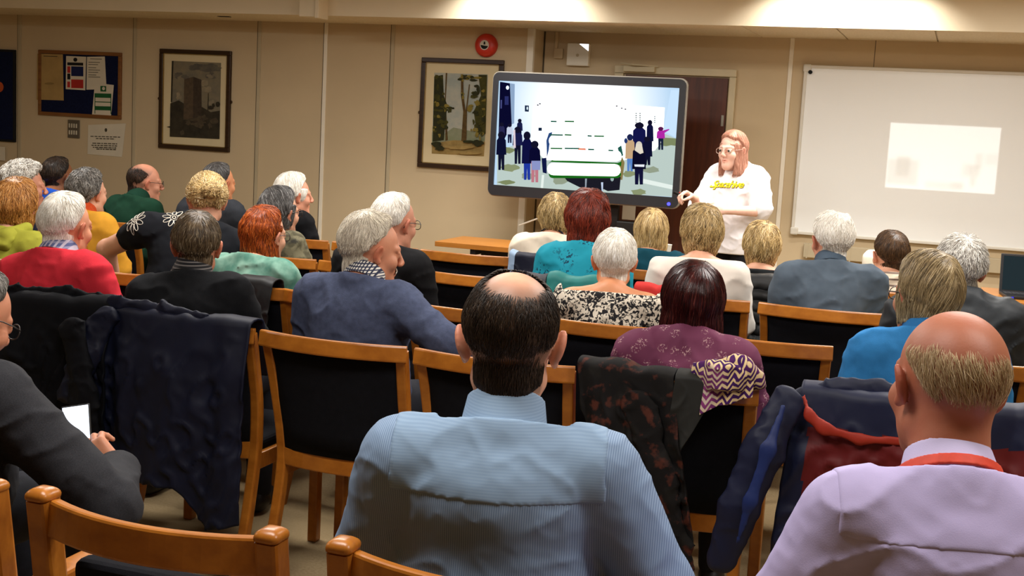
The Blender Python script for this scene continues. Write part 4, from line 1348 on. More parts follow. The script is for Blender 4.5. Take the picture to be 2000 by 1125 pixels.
def band(S, P, name, mat, root, up, h, thick, rad, tilt=0, gap=.0, flare=0, center=None, fine=.004, drop=0):
    """A ring of cloth round the neck (collar, lanyard)."""
    a = S['c7'] + S['Rt'] @ V3(0, .048, .0)
    n = S['Hc'] - S['c7']; n = n / np.linalg.norm(n); n = n * .6 + (S['Rt'] @ V3(0, 0, 1)) * .4
    n = rotx(0) @ n; n /= np.linalg.norm(n)
    x = S['Rt'] @ V3(1, 0, 0); x = x - n * (x @ n); x /= np.linalg.norm(x); y = np.cross(n, x)
    R = np.stack([x, y, n], 1) @ rotx(math.radians(tilt))
    cen = a + R @ V3(0, 0, up)
    lo, hi = cen - .14, cen + .14
    F = Field(*(axis(lo[i], hi[i], fine) for i in range(3)))
    def fn(X, Y, Z):
        px, py, pz = X - cen[0], Y - cen[1], Z - cen[2]
        lx = R[0, 0] * px + R[1, 0] * py + R[2, 0] * pz; ly = R[0, 1] * px + R[1, 1] * py + R[2, 1] * pz; lz = R[0, 2] * px + R[1, 2] * py + R[2, 2] * pz
        rho = np.sqrt((lx / 1.0) ** 2 + (ly / 1.06) ** 2)
        lz = lz + drop * sm(ly, -.02, .08)
        rr = rad - flare * lz
        d = np.maximum(np.abs(rho - rr) - thick, np.abs(lz) - h / 2)
        if gap: d = np.maximum(d, np.where(ly > 0, gap - np.abs(lx) + np.maximum(0, .03 - lz * 0) * 0, -1))
        return d
    F.op(lo, hi, fn, .002)
    V, Q = F.mesh(1)
    if len(V) == 0: return None
    return npmesh(name, V, Q, mat, root)

def person(name, label, tgt, seed=0, group=None, **kw):
    P = dict(DEF); P.update(kw)
    near = P['near']
    if P['arms'] is None: P['arms'] = LAP
    if P['hands'] is None: P['hands'] = HLAP
    # find the sitting height that brings the crown to the measured point, then set the figure under it
    th = (P['hair'] or {}).get('th', 0) + (P['hair'] or {}).get('top', 0)
    if (P['hair'] or {}).get('bald'): th *= .2
    yaw = math.radians(P['yaw'])
    for _ in range(6):
        S = solve_skel(P)
        top = head_pt(S, P, (0, -.012, .116 + th))
        P['kz'] = float(np.clip(P['kz'] * (1 + (tgt[2] - top[2]) / .55), .60, 1.22))
    if P.get('row') is not None:      # set the head at the depth where the hips come to rest on the chair's seat
        want = YB[P['row']] + P.get('hip', .27 + .13 * max(0, P['bulk'] - 1)); Yh = tgt[1]
        for _ in range(14):
            S = solve_skel(P); top = head_pt(S, P, (0, -.012, .116 + th))
            Yh += want - (tgt[1] - (rotz(yaw) @ top)[1])
            tgt = at_y(*P['px'], Yh)
            P['kz'] = float(np.clip(P['kz'] * (1 + (tgt[2] - top[2]) / .55), .60, 1.22))
    S = solve_skel(P); top = head_pt(S, P, (0, -.012, .116 + th))
    c = rotz(yaw) @ top
    loc = (tgt[0] - c[0], tgt[1] - c[1], 0)
    mats = P['mats']
    Ri = rotz(-yaw)
    for n, (e, w) in P.get('armsw', {}).items():
        S['el' + n] = Ri @ (np.asarray(e) - np.array(loc)); S['wr' + n] = Ri @ (np.asarray(w) - np.array(loc))
        h_ = P['hands'][n]
        if h_ is not None: S['hd' + n] = (Ri @ np.asarray(h_[0], float), Ri @ np.asarray(h_[1], float)) + tuple(h_[2:])
    # ---- the body: one continuous skin
    L = torso_prims(S, P, -.012) + sum((arm_prims(S, P, n, -.008 if P['sleeve'] == 'long' else (-.004)) for n in 'LR'), []) + (leg_prims(S, P, -.012))
    hands = []
    for n, s in (('L', -1), ('R', 1)):
        hd = S['hd' + n]
        if hd is not None: hands.append(hand_prims(S['wr' + n], hd[0], hd[1], 1 if s < 0 else -1, 1.0, hd[2], *(hd[3:] if len(hd) > 3 else ())))
    for n in 'LR': L.append((prim_c(S['an' + n] + V3(0, 0, -.03), S['an' + n] + V3(0, .10 if P['seated'] else .1, -.06), .03, .022), .02))
    lo, hi = bounds(L + sum(hands, []), .03)
    hc = S['Hc']; hr = .13 * P['hs']
    hi = np.maximum(hi, hc + .15); lo = np.minimum(lo, hc - .15)
    fh = .0042 if near or P['eyes'] else .0055
    fine = [[(hc[i] - hr, hc[i] + hr, fh)] for i in range(3)]
    for hp in hands:
        a, b = bounds(hp, .008)
        for i in range(3): fine[i].append((a[i], b[i], .0042 if P['eyes'] or P.get('finehands') else .006))
    F = Field(*(axis(lo[i], hi[i], .016, fine[i]) for i in range(3)))
    run(F, L); add_head(F, S, P)
    for hp in hands: run(F, hp)
    V, Q = F.mesh(1)
    # redness of ears, nose and lips; close-cropped hair as a tint of the scalp
    q = (V - S['Hc']) @ S['Rh'] / P['hs']
    fl_ = .75 * sm(np.abs(q[:, 0]), .074, .084) * (np.abs(q[:, 2]) < .05) + .35 * np.exp(-((q[:, 1] - .112) ** 2 + q[:, 0] ** 2 + (q[:, 2] + .026) ** 2) / .00025)
    lip = np.exp(-((q[:, 0] / .022) ** 4)) * np.exp(-((q[:, 2] + .062) / .0085) ** 4) * (q[:, 1] > .078)
    fl_ = np.clip(np.maximum(fl_, lip * .8), 0, 1) * (np.linalg.norm(q, axis=1) < .16)
    stb = np.zeros(len(V))
    if P.get('stubble'):
        az = np.degrees(np.abs(np.arctan2(q[:, 0], q[:, 1] + .012))); el = np.degrees(np.arctan2(q[:, 2] - .028, np.hypot(q[:, 0], q[:, 1] + .012)))
        stb = sm(el - hairline(az, -38, 0, 46), -2, 6) * (np.linalg.norm(q, axis=1) < .16) * P['stubble']
        if 'nape' in (P['hair'] or {}): stb = np.maximum(stb, P['stubble'] * sm(q[:, 2], -.090, -.074) * (q[:, 2] < .0) * sm(-q[:, 1], .018, .036) * (np.linalg.norm(q, axis=1) < .16))
        if 'bald' in (P['hair'] or {}):
            bc, rad, soft = P['hair']['bald']; bc = np.array(bc, float) / np.linalg.norm(bc)
            dd = q - V3(0, -.012, .028); ang = np.degrees(np.arccos(np.clip(dd @ bc / np.linalg.norm(dd, axis=1), -1, 1)))
            stb = stb * sm(ang, rad - soft * 2.2, rad + soft)
    if P['eyes']:   # brows
        br = np.exp(-((q[:, 2] - .021 - .04 * (np.abs(q[:, 0]) - .03) * -1 * (np.abs(q[:, 0]) > .03)) / .0035) ** 2) * (np.abs(q[:, 0]) > .013) * (np.abs(q[:, 0]) < .048) * (q[:, 1] > .06)
        stb = np.maximum(stb, .65 * br)
    root = npmesh('person', V, Q, mats['skin'], None, True, {'flush': fl_, 'stubble': stb})
    root.location = loc; root.rotation_euler = (0, 0, yaw)
    tag(root, label, 'person', group)
    # ---- top
    o = P.get('offset', .008)
    TL = torso_prims(S, P, o)
    for n in 'LR':
        sl = P['sleeve']
        TL += arm_prims(S, P, n, o + P.get('loose', .004), *((.90, 1.0) if sl == 'long' else (0, P.get('slv', .62)) if sl == 'short' else (0, .92) if sl == 'elbow' else (.45, 1.0) if sl == 'mid' else (0, .12)))
    if not P['seated']: TL += [(prim_e(S['pel'] + V3(0, -.002, -.06), (.176 * P['bulk'] + o, .138 * P['bulk'] + o, .20)), .05)]
    lo, hi = bounds(TL, .035)
    gh = P.get('gh', .0062 if near else .0085)
    G = Field(*(axis(lo[i], hi[i], gh) for i in range(3)))
    run(G, TL)
    X, Y, Z = G.ax[0][:, None, None], G.ax[1][None, :, None], G.ax[2][None, None, :]
    fa = P['fold']; so = seed * 3.7
    if fa:
        n1 = vnoise(X * 9 + Z * 7 + so, Y * 9 + so, Z * 13 - X * 6 + so); n2 = vnoise(X * 26 - Z * 18 + so, Y * 22, Z * 30 + X * 20 + so)
        G.F -= (fa * (1.5 * (1 - np.abs(n1)) ** 4 - .5) + fa * .45 * (1 - np.abs(n2)) ** 3 + fa * .5 * n1 * n2).astype(f32)
    add_folds(G, P['folds'])
    # open the neck and the hem
    up_, tl_, rc_ = {'crew': (.020, .42, .13), 'collar': (.016, .40, .13), 'scoop': (-.016, .22, .19), 'boat': (.002, .12, .21), 'high': (.052, .35, .12)}[P['neckline']]
    pc = S['c7'] + S['Rt'] @ V3(0, 0, up_); pn = S['Rt'] @ V3(0, tl_, 1); pn = pn / np.linalg.norm(pn)
    dpl = (X - pc[0]) * pn[0] + (Y - pc[1]) * pn[1] + (Z - pc[2]) * pn[2]
    pr = np.sqrt((X - pc[0]) ** 2 + (Y - pc[1] - .04) ** 2 + (Z - pc[2]) ** 2 * .3)
    G.F = np.maximum(G.F, -np.maximum(-dpl, pr - rc_)).astype(f32)
    hem = P.get('hem', S['pel'][2] - (.03 if P['seated'] else .06))
    G.F = np.maximum(G.F, (hem + .0 * X + .0 * Y - Z).astype(f32))
    keep = G.F.copy()
    V, Q = G.mesh(2 if not near else 1)
    top_o = npmesh(P.get('topname', 'sweater'), V, Q, mats['top'], root)
    if P.get('toplabel'): top_o['label'] = P['toplabel']
    if P.get('yoke'):
        dep, wx = P['yoke']
        lx = S['Rt'][0, 0] * (X - pc[0]) + S['Rt'][1, 0] * (Y - pc[1]) + S['Rt'][2, 0] * (Z - pc[2]); lz = S['Rt'][0, 2] * (X - pc[0]) + S['Rt'][1, 2] * (Y - pc[1]) + S['Rt'][2, 2] * (Z - pc[2]); ly = S['Rt'][0, 1] * (X - pc[0]) + S['Rt'][1, 1] * (Y - pc[1]) + S['Rt'][2, 1] * (Z - pc[2])
        K = Field(*G.ax); K.F = np.maximum.reduce([keep - .0022, -(lz + dep - .15 * lx * lx), np.abs(lx) - wx, ly - .10]).astype(f32)
        V, Q = K.mesh(3); npmesh('yoke', V, Q, mats['yoke'], top_o)
    P['_top'] = top_o
    # ---- trousers and shoes
    LL = leg_prims(S, P, .006) + [(prim_e(S['pel'] + V3(0, -.005, .01), (.17 * P['bulk'], .125 * P['bulk'], .10)), .03)]
    lo, hi = bounds(LL, .03)
    if not P['seated']: LL += torso_prims(S, P, .004)[:2]
    lo, hi = bounds(LL, .03)
    G = Field(*(axis(lo[i], hi[i], .014) for i in range(3))); run(G, LL)
    X, Y, Z = G.ax[0][:, None, None], G.ax[1][None, :, None], G.ax[2][None, None, :]
    G.F -= (.006 * vnoise(X * 14 + so, Y * 10, Z * 16)).astype(f32)
    G.F = np.maximum(G.F, (.07 - Z + 0 * X + 0 * Y).astype(f32)); G.F = np.maximum(G.F, (Z - (S['pel'][2] + .06 if P['seated'] else hem + .02) + 0 * X + 0 * Y).astype(f32))
    V, Q = G.mesh(1); npmesh('trousers', V, Q, get_trs(P['trouser']), root)
    for n in 'LR':
        a = S['an' + n]
        SL = [(prim_c(a + V3(0, -.03, -.042), a + V3(0, .12, -.05), .040, .036), .02), (prim_c(a + V3(0, .12, -.05), a + V3(0, .175, -.055), .036, .028), .02), (prim_c(a + V3(0, 0, -.03), a + V3(0, 0, .01), .043, .040), .02)]
        lo, hi = bounds(SL, .02); G = Field(*(axis(lo[i], hi[i], .009) for i in range(3))); run(G, SL)
        Z = G.ax[2][None, None, :]; G.F = np.maximum(G.F, np.broadcast_to(.004 - Z, G.F.shape)).astype(f32)
        V, Q = G.mesh(1); npmesh('shoe', V, Q, get_shoe(P['shoe']), root)
    # ---- hair, collar, glasses
    if P['hair']: make_hair(P['hair'], S, P, root, mats['hair'], seed)
    if P['collar']:
        cl = P['collar']; band(S, P, 'collar', mats['collar'], top_o, cl.get('up', .03), cl.get('h', .042), max(cl.get('t', .003), .0035 if near else .0045), cl.get('r', .063), cl.get('tilt', -8), flare=cl.get('flare', .25), fine=.0034 if near else .004, drop=cl.get('drop', .02))
    if P['eyes']:
        for s in (-1, 1):
            bm = bmesh.new(); bmesh.ops.create_uvsphere(bm, u_segments=20, v_segments=14, radius=.0125 * P['hs'])
            bmesh.ops.rotate(bm, matrix=Matrix.Rotation(-PI / 2, 3, 'X'), verts=bm.verts[:])
            for f in bm.faces:
                cpt = f.calc_center_median().normalized()
                f.material_index = 1 if cpt.y > .83 else 0
            M_ = Matrix(S['Rh'].tolist()).to_4x4(); M_.translation = Vector(head_pt(S, P, (s * .0315, .0815, .001)))
            g = P.get('gaze', (0, 0)); M_ = M_ @ Matrix.Rotation(math.radians(g[0]), 4, 'Z') @ Matrix.Rotation(math.radians(g[1]), 4, 'X')
            bmesh.ops.transform(bm, matrix=M_, verts=bm.verts[:]); obj('eye', bm, [m_eye, m_iris], root, True)
    if P['glasses']:
        mg = m_glt if P['glasses'] == 'clear' else m_gl
        bm = bmesh.new(); h = lambda *p: Vector(head_pt(S, P, p)); rg = .0016 if P['glasses'] != 'clear' else .0017
        for s in (-1, 1):
            ring = [h(s * .033 + .024 * math.cos(t), .1045 - .35 * abs(.033 * s + .024 * math.cos(t)) ** 2 * 6, -.001 + .019 * math.sin(t) - .002 * math.cos(2 * t)) for t in np.linspace(0, 2 * PI, 25)[:-1]]
            sweep(bm, ring, circ(rg, 6), tuple(S['Rh'] @ V3(0, 1, 0)), closed=True)
            tube(bm, [h(s * .057, .098, .006), h(s * .078, .06, .008), h(s * .083, .02, .010), h(s * .082, -.01, .008), h(s * .081, -.028, -.012)], rg, 6)
        tube(bm, [h(-.010, .106, .003), h(0, .108, .006), h(.010, .106, .003)], rg, 6)
        recalc(bm); obj('glasses', bm, mg, root, True)
    return root, S, P
# ------------------------------------------------------------------ cloth
def knit(name, c, var=.14, sc=40, bmp=.25, rough=.9):
    return plain(name, c, rough, .15, var, sc, bmp, 500)
def stripes(name, c1, c2, period, axis=0, duty=.5, wob=0, rough=.7):
    m, nt, b = mk(name, c1, rough, .25)
    v = coords(nt)
    sp = nd(nt, 'ShaderNodeSeparateXYZ'); nt.links.new(v, sp.inputs[0])
    w = nd(nt, 'ShaderNodeMath', operation='MULTIPLY'); nt.links.new(sp.outputs[axis], w.inputs[0]); w.inputs[1].default_value = 2 * PI / period
    s = nd(nt, 'ShaderNodeMath', operation='SINE'); nt.links.new(w.outputs[0], s.inputs[0])
    th = math.cos(PI * duty)
    f = ramp(nt, s.outputs[0], th - .25, th + .25)
    n = noise(nt, v, 5, 3)
    a = lin(c1); a2 = tuple(x * .88 for x in a[:3]) + (1,)
    nt.links.new(mixc(nt, f, mixc(nt, n, a, a2), lin(c2)), b.inputs['Base Color'])
    return m
def check(name, c1, c2, c3, period):
    m, nt, b = mk(name, c1, .75, .2)
    v = coords(nt); sp = nd(nt, 'ShaderNodeSeparateXYZ'); nt.links.new(v, sp.inputs[0])
    fs = []
    for ax in (0, 2):
        w = nd(nt, 'ShaderNodeMath', operation='MULTIPLY'); nt.links.new(sp.outputs[ax], w.inputs[0]); w.inputs[1].default_value = 2 * PI / period
        s = nd(nt, 'ShaderNodeMath', operation='SINE'); nt.links.new(w.outputs[0], s.inputs[0]); fs.append(ramp(nt, s.outputs[0], .1, .5))
    nt.links.new(mixc(nt, fs[0], mixc(nt, fs[1], lin(c1), lin(c2)), lin(c3)), b.inputs['Base Color'])
    return m
def mottled(name, c1, c2, scale, lo=.42, hi=.58, detail=3, c3=None, rough=.8, dist=0.0):
    m, nt, b = mk(name, c1, rough, .2)
    v = coords(nt)
    n = nd(nt, 'ShaderNodeTexNoise'); n.inputs['Scale'].default_value = scale; n.inputs['Detail'].default_value = detail; n.inputs['Distortion'].default_value = dist
    nt.links.new(v, n.inputs['Vector'])
    c = mixc(nt, ramp(nt, n.outputs['Fac'], lo, hi), lin(c1), lin(c2))
    if c3:
        g = noise(nt, v, scale * .55, 3)
        c = mixc(nt, ramp(nt, g, .55, .66), c, lin(c3))
    nt.links.new(c, b.inputs['Base Color'])
    return m
def motif(name, base, ink, scale, size=.22, ring=True):
    """Cloth with small line motifs scattered over it."""
    m, nt, b = mk(name, base, .8, .2)
    v = coords(nt)
    vo = nd(nt, 'ShaderNodeTexVoronoi'); vo.inputs['Scale'].default_value = scale; vo.inputs['Randomness'].default_value = .8; nt.links.new(v, vo.inputs['Vector'])
    n = noise(nt, v, scale * 9, 2)
    inside = ramp(nt, vo.outputs['Distance'], size, size * .7)
    lines = ramp(nt, n, .55, .6)
    f = nd(nt, 'ShaderNodeMath', operation='MULTIPLY'); nt.links.new(inside, f.inputs[0]); nt.links.new(lines, f.inputs[1])
    g = noise(nt, v, 7, 3); a = lin(base); a2 = tuple(x * .8 for x in a[:3]) + (1,)
    nt.links.new(mixc(nt, f.outputs[0], mixc(nt, g, a, a2), lin(ink)), b.inputs['Base Color'])
    return m

SK = {k: skin_mat('skin_' + k, c) for k, c in (('sun', '#a9694f'), ('fair', '#dca78a'), ('pink', '#d2967b'), ('ruddy', '#ca8c6d'), ('tan', '#c98a62'), ('pale', '#ecc1ad'), ('brown', '#8a5a3c'))}
HM = {'sand': hair_mat('hair_sand', '#957c58', '#c6ac84', '#ecdcbc'), 'white': hair_mat('hair_white', '#c6bdae', '#f8f4ea', '#ffffff'), 'silver': hair_mat('hair_silver', '#857e76', '#dfdad0', '#fbf8f2'), 'greywhite': hair_mat('hair_greywhite', '#94897a', '#e6dcc8', '#fbf4e6'),
      'salt': hair_mat('hair_salt', '#2c2926', '#75706a', '#d5d1c9'), 'darkgrey': hair_mat('hair_darkgrey', '#221f1e', '#5b5856', '#c2c0be'), 'brown': hair_mat('hair_brown', '#1d1209', '#5a3f26', '#866544'),
      'dark': hair_mat('hair_dark', '#0f0b08', '#2f2219', '#5d4a38'), 'strawb': hair_mat('hair_strawberry', '#5e3413', '#c88a45', '#ecc285'), 'blonde': hair_mat('hair_blonde', '#5a4020', '#dbbb7e', '#fff2d0'),
      'blond2': hair_mat('hair_ash_blonde', '#43331c', '#c6a76e', '#f8e6ba'), 'ashgrey': hair_mat('hair_ash_grey', '#4a3b26', '#a08a62', '#d3bf98'), 'orange': hair_mat('hair_orange', '#3f1406', '#a84a12', '#ec8a3a'), 'red': hair_mat('hair_auburn', '#2c0b06', '#7c2a18', '#b4583a'),
      'wine': hair_mat('hair_wine', '#180506', '#3f0f10', '#8a4a40', rough=.28), 'pinkb': hair_mat('hair_rose_blonde', '#a8705a', '#d29c84', '#eec8b4'), 'brownsalt': hair_mat('hair_brown_grey', '#241a10', '#6a563c', '#b5a68c')}
short = dict(soft=17, nape=-.082, th=.012, back=-38, n=1300, len=.03, rad=.0014)
HP = {
 'short': short,
 'shortwhite': dict(short, th=.014, top=.006, n=1500, len=.034),
 'crop': dict(short, th=.008, len=.018, rad=.0011, n=1600),
 'tuft': dict(short, th=.017, back=-42, top=.006, n=1500, len=.045, jit=.5, backth=.006),
 'spiky': dict(short, th=.012, back=-42, n=1700, len=.026, spike=.35, jit=.4, top=.004),
 'curly': dict(th=.034, back=-46, side=-6, n=1500, len=.05, rad=.0022, curl=1.3, curlrate=1.2, amp=.012, nf=46, front=40),
 'messy': dict(th=.026, back=-48, side=-10, n=1300, len=.055, rad=.0018, curl=.6, amp=.008, nf=40, jit=.6),
 'bobshort': dict(th=.024, back=-40, side=-12, top=.008, drop=-.082, wid=.096, bk=.022, taper=.036, taperb=.062, n=1500, len=.06, rad=.0018, bell=.5, face=.03, amp=.005),
 'bobstraight': dict(th=.018, back=-30, side=-10, top=.006, drop=-.088, wid=.100, bk=.012, taper=.016, taperb=.034, n=1600, len=.075, rad=.0016, bell=.5, jit=.12, amp=.003, face=.035, lift=.018),
 'bobround': dict(th=.026, back=-30, side=-10, top=.002, drop=-.105, wid=.108, bk=.014, taper=.014, taperb=.022, n=1500, len=.09, rad=.0014, bell=.5, jit=.06, amp=.002, face=.045, tonepow=1.4),
 'big': dict(th=.036, back=-30, side=-12, top=.020, drop=-.16, wid=.118, bk=.03, taper=.040, taperb=.03, n=1800, len=.10, rad=.0022, bell=.5, jit=.2, amp=.009, nf=26, curl=.25, face=.04, ragged=.02),
}
def TG(x, y, Y): return at_y(x, y, Y)
def PERSON(label, px, py, Y, skin, hairk, hair, top, cmat=None, **kw):
    cm2 = kw.pop('ymat', None)
    mats = {'skin': SK[skin], 'hair': HM[hairk], 'top': top}
    if cmat is not None: mats['collar'] = cmat
    if cm2 is not None: mats['yoke'] = cm2
    kw['px'] = (px, py); kw.setdefault('lean', 3)
    return person('person', label, TG(px, py, Y), mats=mats, hair=hair, **kw)
H = lambda k, **kw: dict(HP[k], **kw)
i_ = 0
def nxt():
    global i_
    i_ += 1
    return i_
PE = {}
COL = dict(up=.028, h=.04)
# ---- nearest row
m_bluef = stripes('blue_striped_shirt', '#8fa6c2', '#6d84a3', .0040, 0)
m_bluey = stripes('blue_shirt_yoke', '#8ba4bf', '#7f98b4', .0050, 2)
PE['blue'] = PERSON('person with a bald crown in a pale blue shirt, middle of the nearest row', 1005, 530, 2.21, 'fair', 'dark',
    dict(H('short'), th=.006, nocap=1, back=-42, bald=((0.06, -.35, .94), 30, 13), n=5500, len=.020, rad=.0008, jit=.3, amp=.002), m_bluef, m_bluey, seed=nxt(), near=True, yoke=(.125, .195), ymat=m_bluey, hs=1.15, nu=.035, yaw=9, hyaw=7, hpitch=-6, lean=3, twist=6, bulk=1.26, belly=1.0, shoulder=0.184, nk=1.14, stubble=.85,
    arms={'L': ((-.262, .05, .725), (-.17, .30, .71)), 'R': ((.30, .02, .74), (.18, .29, .71))}, neckline='collar', collar=dict(up=0.013, h=0.084, r=.076, flare=.15, t=.0035, drop=.02), topname='shirt', fold=.003, gh=.0048, loose=.012,
    folds=[((-.25, -.08, .86), (-.05, -.17, .70), -.006, .030), ((-.26, -.06, .80), (-.02, -.18, .62), .008, .035), ((-.22, -.12, .70), (.06, -.18, .58), -.006, .03), ((.11, -.16, .88), (.20, -.13, .70), -.008, .014), ((.145, -.15, .87), (.245, -.10, .70), .007, .016), ((-.245, -.04, .92), (-.24, -.08, .70), -.008, .014), ((-.215, -.08, .92), (-.20, -.12, .70), .006, .018), ((.0, -.18, .66), (.24, -.12, .57), -.006, .03), ((-.05, -.16, .90), (.12, -.17, .80), -.004, .03)])
m_lil = knit('lilac_shirt_cotton', '#b3a8d0', .05, 12, .08, .7)
PE['lilac'] = PERSON('balding person in a lilac shirt with a red lanyard at the lower right', 1880, 608, 2.17, 'sun', 'sand',
    dict({k: v for k, v in H('crop').items() if k != 'nape'}, th=.003, nocap=1, flick=.0, back=-46, side=-2, bald=((.08, .10, .99), 66, 22), n=700, len=.026, rad=.0006, jit=.35, comb=(0.5, -.3, -.2)), m_lil, knit('lilac_collar', '#c4bbdf', .04, 12, .08, .7), seed=nxt(), near=True, hs=1.09, nu=.032, yoke=(.11, .19), ymat=m_lil, yaw=14, hyaw=14, hpitch=-4, hroll=5, lean=8, bulk=1.16, shoulder=0.165, nk=1.16, stubble=.22,
    arms={'L': ((-.30, .03, .68), (-.12, .30, .66)), 'R': LAP['R']}, neckline='collar', collar=dict(up=0.013, h=0.068, r=.073, flare=.25, t=.004, drop=.02), topname='shirt', fold=.0035, gh=.0052, loose=.014,
    folds=[((-.22, -.1, .93), (-.20, -.12, .80), -.010, .014), ((-.25, -.06, .86), (-.2, -.12, .68), .010, .02), ((-.12, -.16, .74), (.2, -.14, .90), -.010, .025), ((-.14, -.16, .68), (.16, -.16, .82), .010, .025), ((-.1, -.17, .62), (.2, -.15, .74), -.010, .025), ((-.26, -.02, .76), (-.2, -.1, .60), -.010, .02), ((.05, -.14, .96), (.2, -.1, .95), -.008, .012)])
m_blz = mottled('charcoal_tweed', '#232428', '#313136', 420, .3, .7)
PE['phone'] = PERSON('grey haired person in a charcoal blazer looking down at a lit phone', -28, 520, 2.42, 'ruddy', 'salt', H('short', top=.004), m_blz, seed=nxt(), near=True, yaw=-2, hyaw=-8, hpitch=-22, lean=10, bulk=1.15, shoulder=0.168, neckline='crew', topname='blazer', finehands=True, glasses='dark',
    armsw={'R': (at_y(214, 992, 2.40), at_y(228, 915, 2.60))}, hands={'L': HLAP['L'], 'R': ((-.85, .05, .5), (-.3, .9, -.1), .7)}, fold=.005, loose=.016,
    arms={'L': LAP['L'], 'R': LAP['R']})
# ---- first full row
m_redj = knit('red_jumper_knit', '#cf2f3c', .08, 30, .2)
PE['red'] = PERSON('white haired person in a bright red jumper over a checked collar', 130, 373, 3.70, 'ruddy', 'white', H('shortwhite', back=-40), m_redj, check('blue_check_collar', '#56618c', '#8c8fae', '#b8b6c6', .018), seed=nxt(), row=1, side=-6, near=True, gh=.008, yaw=2, hyaw=-6, hpitch=-4, bulk=1.13, shoulder=0.162, neckline='collar', collar=dict(up=0.019, h=0.062, r=.066), nk=1.08)
PE['black'] = PERSON('grey-brown haired person in a black jumper with a striped shirt collar', 385, 410, 3.70, 'ruddy', 'brownsalt', H('short', th=.014, top=.004), knit('black_jumper_knit', '#17181b', .2, 30, .2), stripes('striped_collar', '#16161a', '#6e6a68', .011, 2, .35), seed=nxt(), row=1, side=-5, near=True, gh=.008, yaw=14, hyaw=14, bulk=1.12, shoulder=0.155, neckline='collar', collar=dict(up=0.017, h=0.067, r=.068), nk=1.08)
PE['navy'] = PERSON('person in a navy jumper with a moustache in profile, arm along the next chair', 734, 412, 3.78, 'ruddy', 'greywhite', H('tuft', back=-40), knit('navy_jumper_knit', '#485069', .16, 60, .3), check('navy_check_collar', '#d9d5cc', '#3a3f55', '#2b3047', .010), seed=nxt(), row=1, near=True, gh=.008, yaw=-4, hyaw=-42, hpitch=-8, hroll=-2, bulk=1.2, shoulder=0.172, neckline='collar', collar=dict(up=0.019, h=0.057, r=.068), nk=1.1, lean=6, eyeballs=True, moustache=True,
    armsw={'R': (at_y(868, 668, 3.72), at_y(935, 690, 3.78))}, hands={'L': HLAP['L'], 'R': ((1, .1, -.1), (0, .2, -1), .35)})
PE['bob'] = PERSON('person with a glossy dark red bob in a plum top with small pale motifs', 1359, 507, 3.72, 'fair', 'wine', H('bobround'), motif('plum_printed_cloth', '#6e3551', '#b58f92', 22, .42), seed=nxt(), row=1, near=True, gh=.008, yaw=8, hyaw=6, bulk=1.13, shoulder=0.155, neckline='high', topname='blouse', collar=None)
PE['denim'] = PERSON('person with ash blond hair and glasses in a bright blue denim shirt', 1822, 487, 3.62, 'ruddy', 'ashgrey', H('bobstraight', th=.02, top=.008, drop=-.07, wid=.094, part=.02), knit('blue_denim_cloth', '#3179b4', .12, 25, .2), knit('blue_denim_collar', '#2b6ca3', .1, 25, .2), seed=nxt(), row=1, near=True, gh=.007, yaw=16, hyaw=20, hpitch=-2, hroll=3, bulk=1.1, shoulder=0.158, neckline='collar', collar=dict(up=0.017, h=0.072, r=.066), glasses='dark', topname='shirt', fold=.006, lean=6, loose=.012,
    folds=[((-.2, -.1, .93), (-.02, -.13, .88), -.005, .012)])
# ---- second row
PE['lime'] = PERSON('strawberry blonde person in a lime green hooded top at the left edge', 33, 345, 4.55, 'fair', 'strawb', H('bobshort', th=.028, wid=.10, curl=.3), knit('lime_fleece', '#a3a33c', .1, 20, .2), seed=nxt(), row=2, hip=.25, yaw=5, hyaw=6, neckline='collar', topname='hooded_top', hood=True)
PE['daisy'] = PERSON('person with a messy blonde bun in a black top with white daisies', 405, 335, 4.60, 'fair', 'blonde', H('messy', th=.018, bun=(.015, -.13, .035), amp=.004, curl=.2, n=1500, lumps=[((.015, -.128, .035), (.042, .034, .036), .012)]), knit('black_tee_jersey', '#17191e', .15, 20, .1), seed=nxt(), row=2, gh=.008, yaw=22, hyaw=14, hpitch=-12, lean=14, bulk=1.2, side=11, shoulder=0.205, neckline='crew', sleeve='short', slv=.45, topname='tee_shirt', arms={'L': LAP['L'], 'R': ((.16, .12, .73), (.08, .27, .70))},
    armsw={'L': (at_y(208, 486, 4.74), at_y(226, 556, 4.84))}, hands={'L': ((0.1, .3, -1), (1, 0, 0), .3), 'R': HLAP['R']})
PE['orange'] = PERSON('orange haired person in a mottled sea green jumper', 517, 400, 4.55, 'fair', 'orange', H('bobshort', th=.014, drop=-.105, wid=.084, bk=.004, taper=.004, taperb=.026, ragged=.025, top=.004, len=.05, jit=.35, face=.01), mottled('sea_green_wool', '#4f7f70', '#86ad9c', 14, .35, .65), seed=nxt(), row=2, gh=.008, yaw=-2, hyaw=-10, hpitch=-3, bulk=1.05, glasses='dark', eyeballs=True)
PE['blackw'] = PERSON('white haired person in glasses and a plain black jumper', 772, 375, 4.62, 'pink', 'white', H('shortwhite', th=.010, top=.004, side=4), knit('plain_black_wool', '#121214', .2, 30, .2), seed=nxt(), row=2, gh=.008, yaw=-6, hyaw=-14, hpitch=-4, bulk=1.12, shoulder=0.162, glasses='dark', neckline='crew')
PE['print'] = PERSON('short white haired person in a black and cream printed top', 1204, 445, 4.56, 'tan', 'white', H('shortwhite', th=.013, back=-46, len=.036), mottled('black_cream_print', '#1c1b1e', '#d3c9b8', 52, .47, .53, 2, dist=1.5), seed=nxt(), row=2, gh=.008, yaw=9, hyaw=8, bulk=1.1, shoulder=0.155, neckline='scoop', topname='blouse', nk=.95)
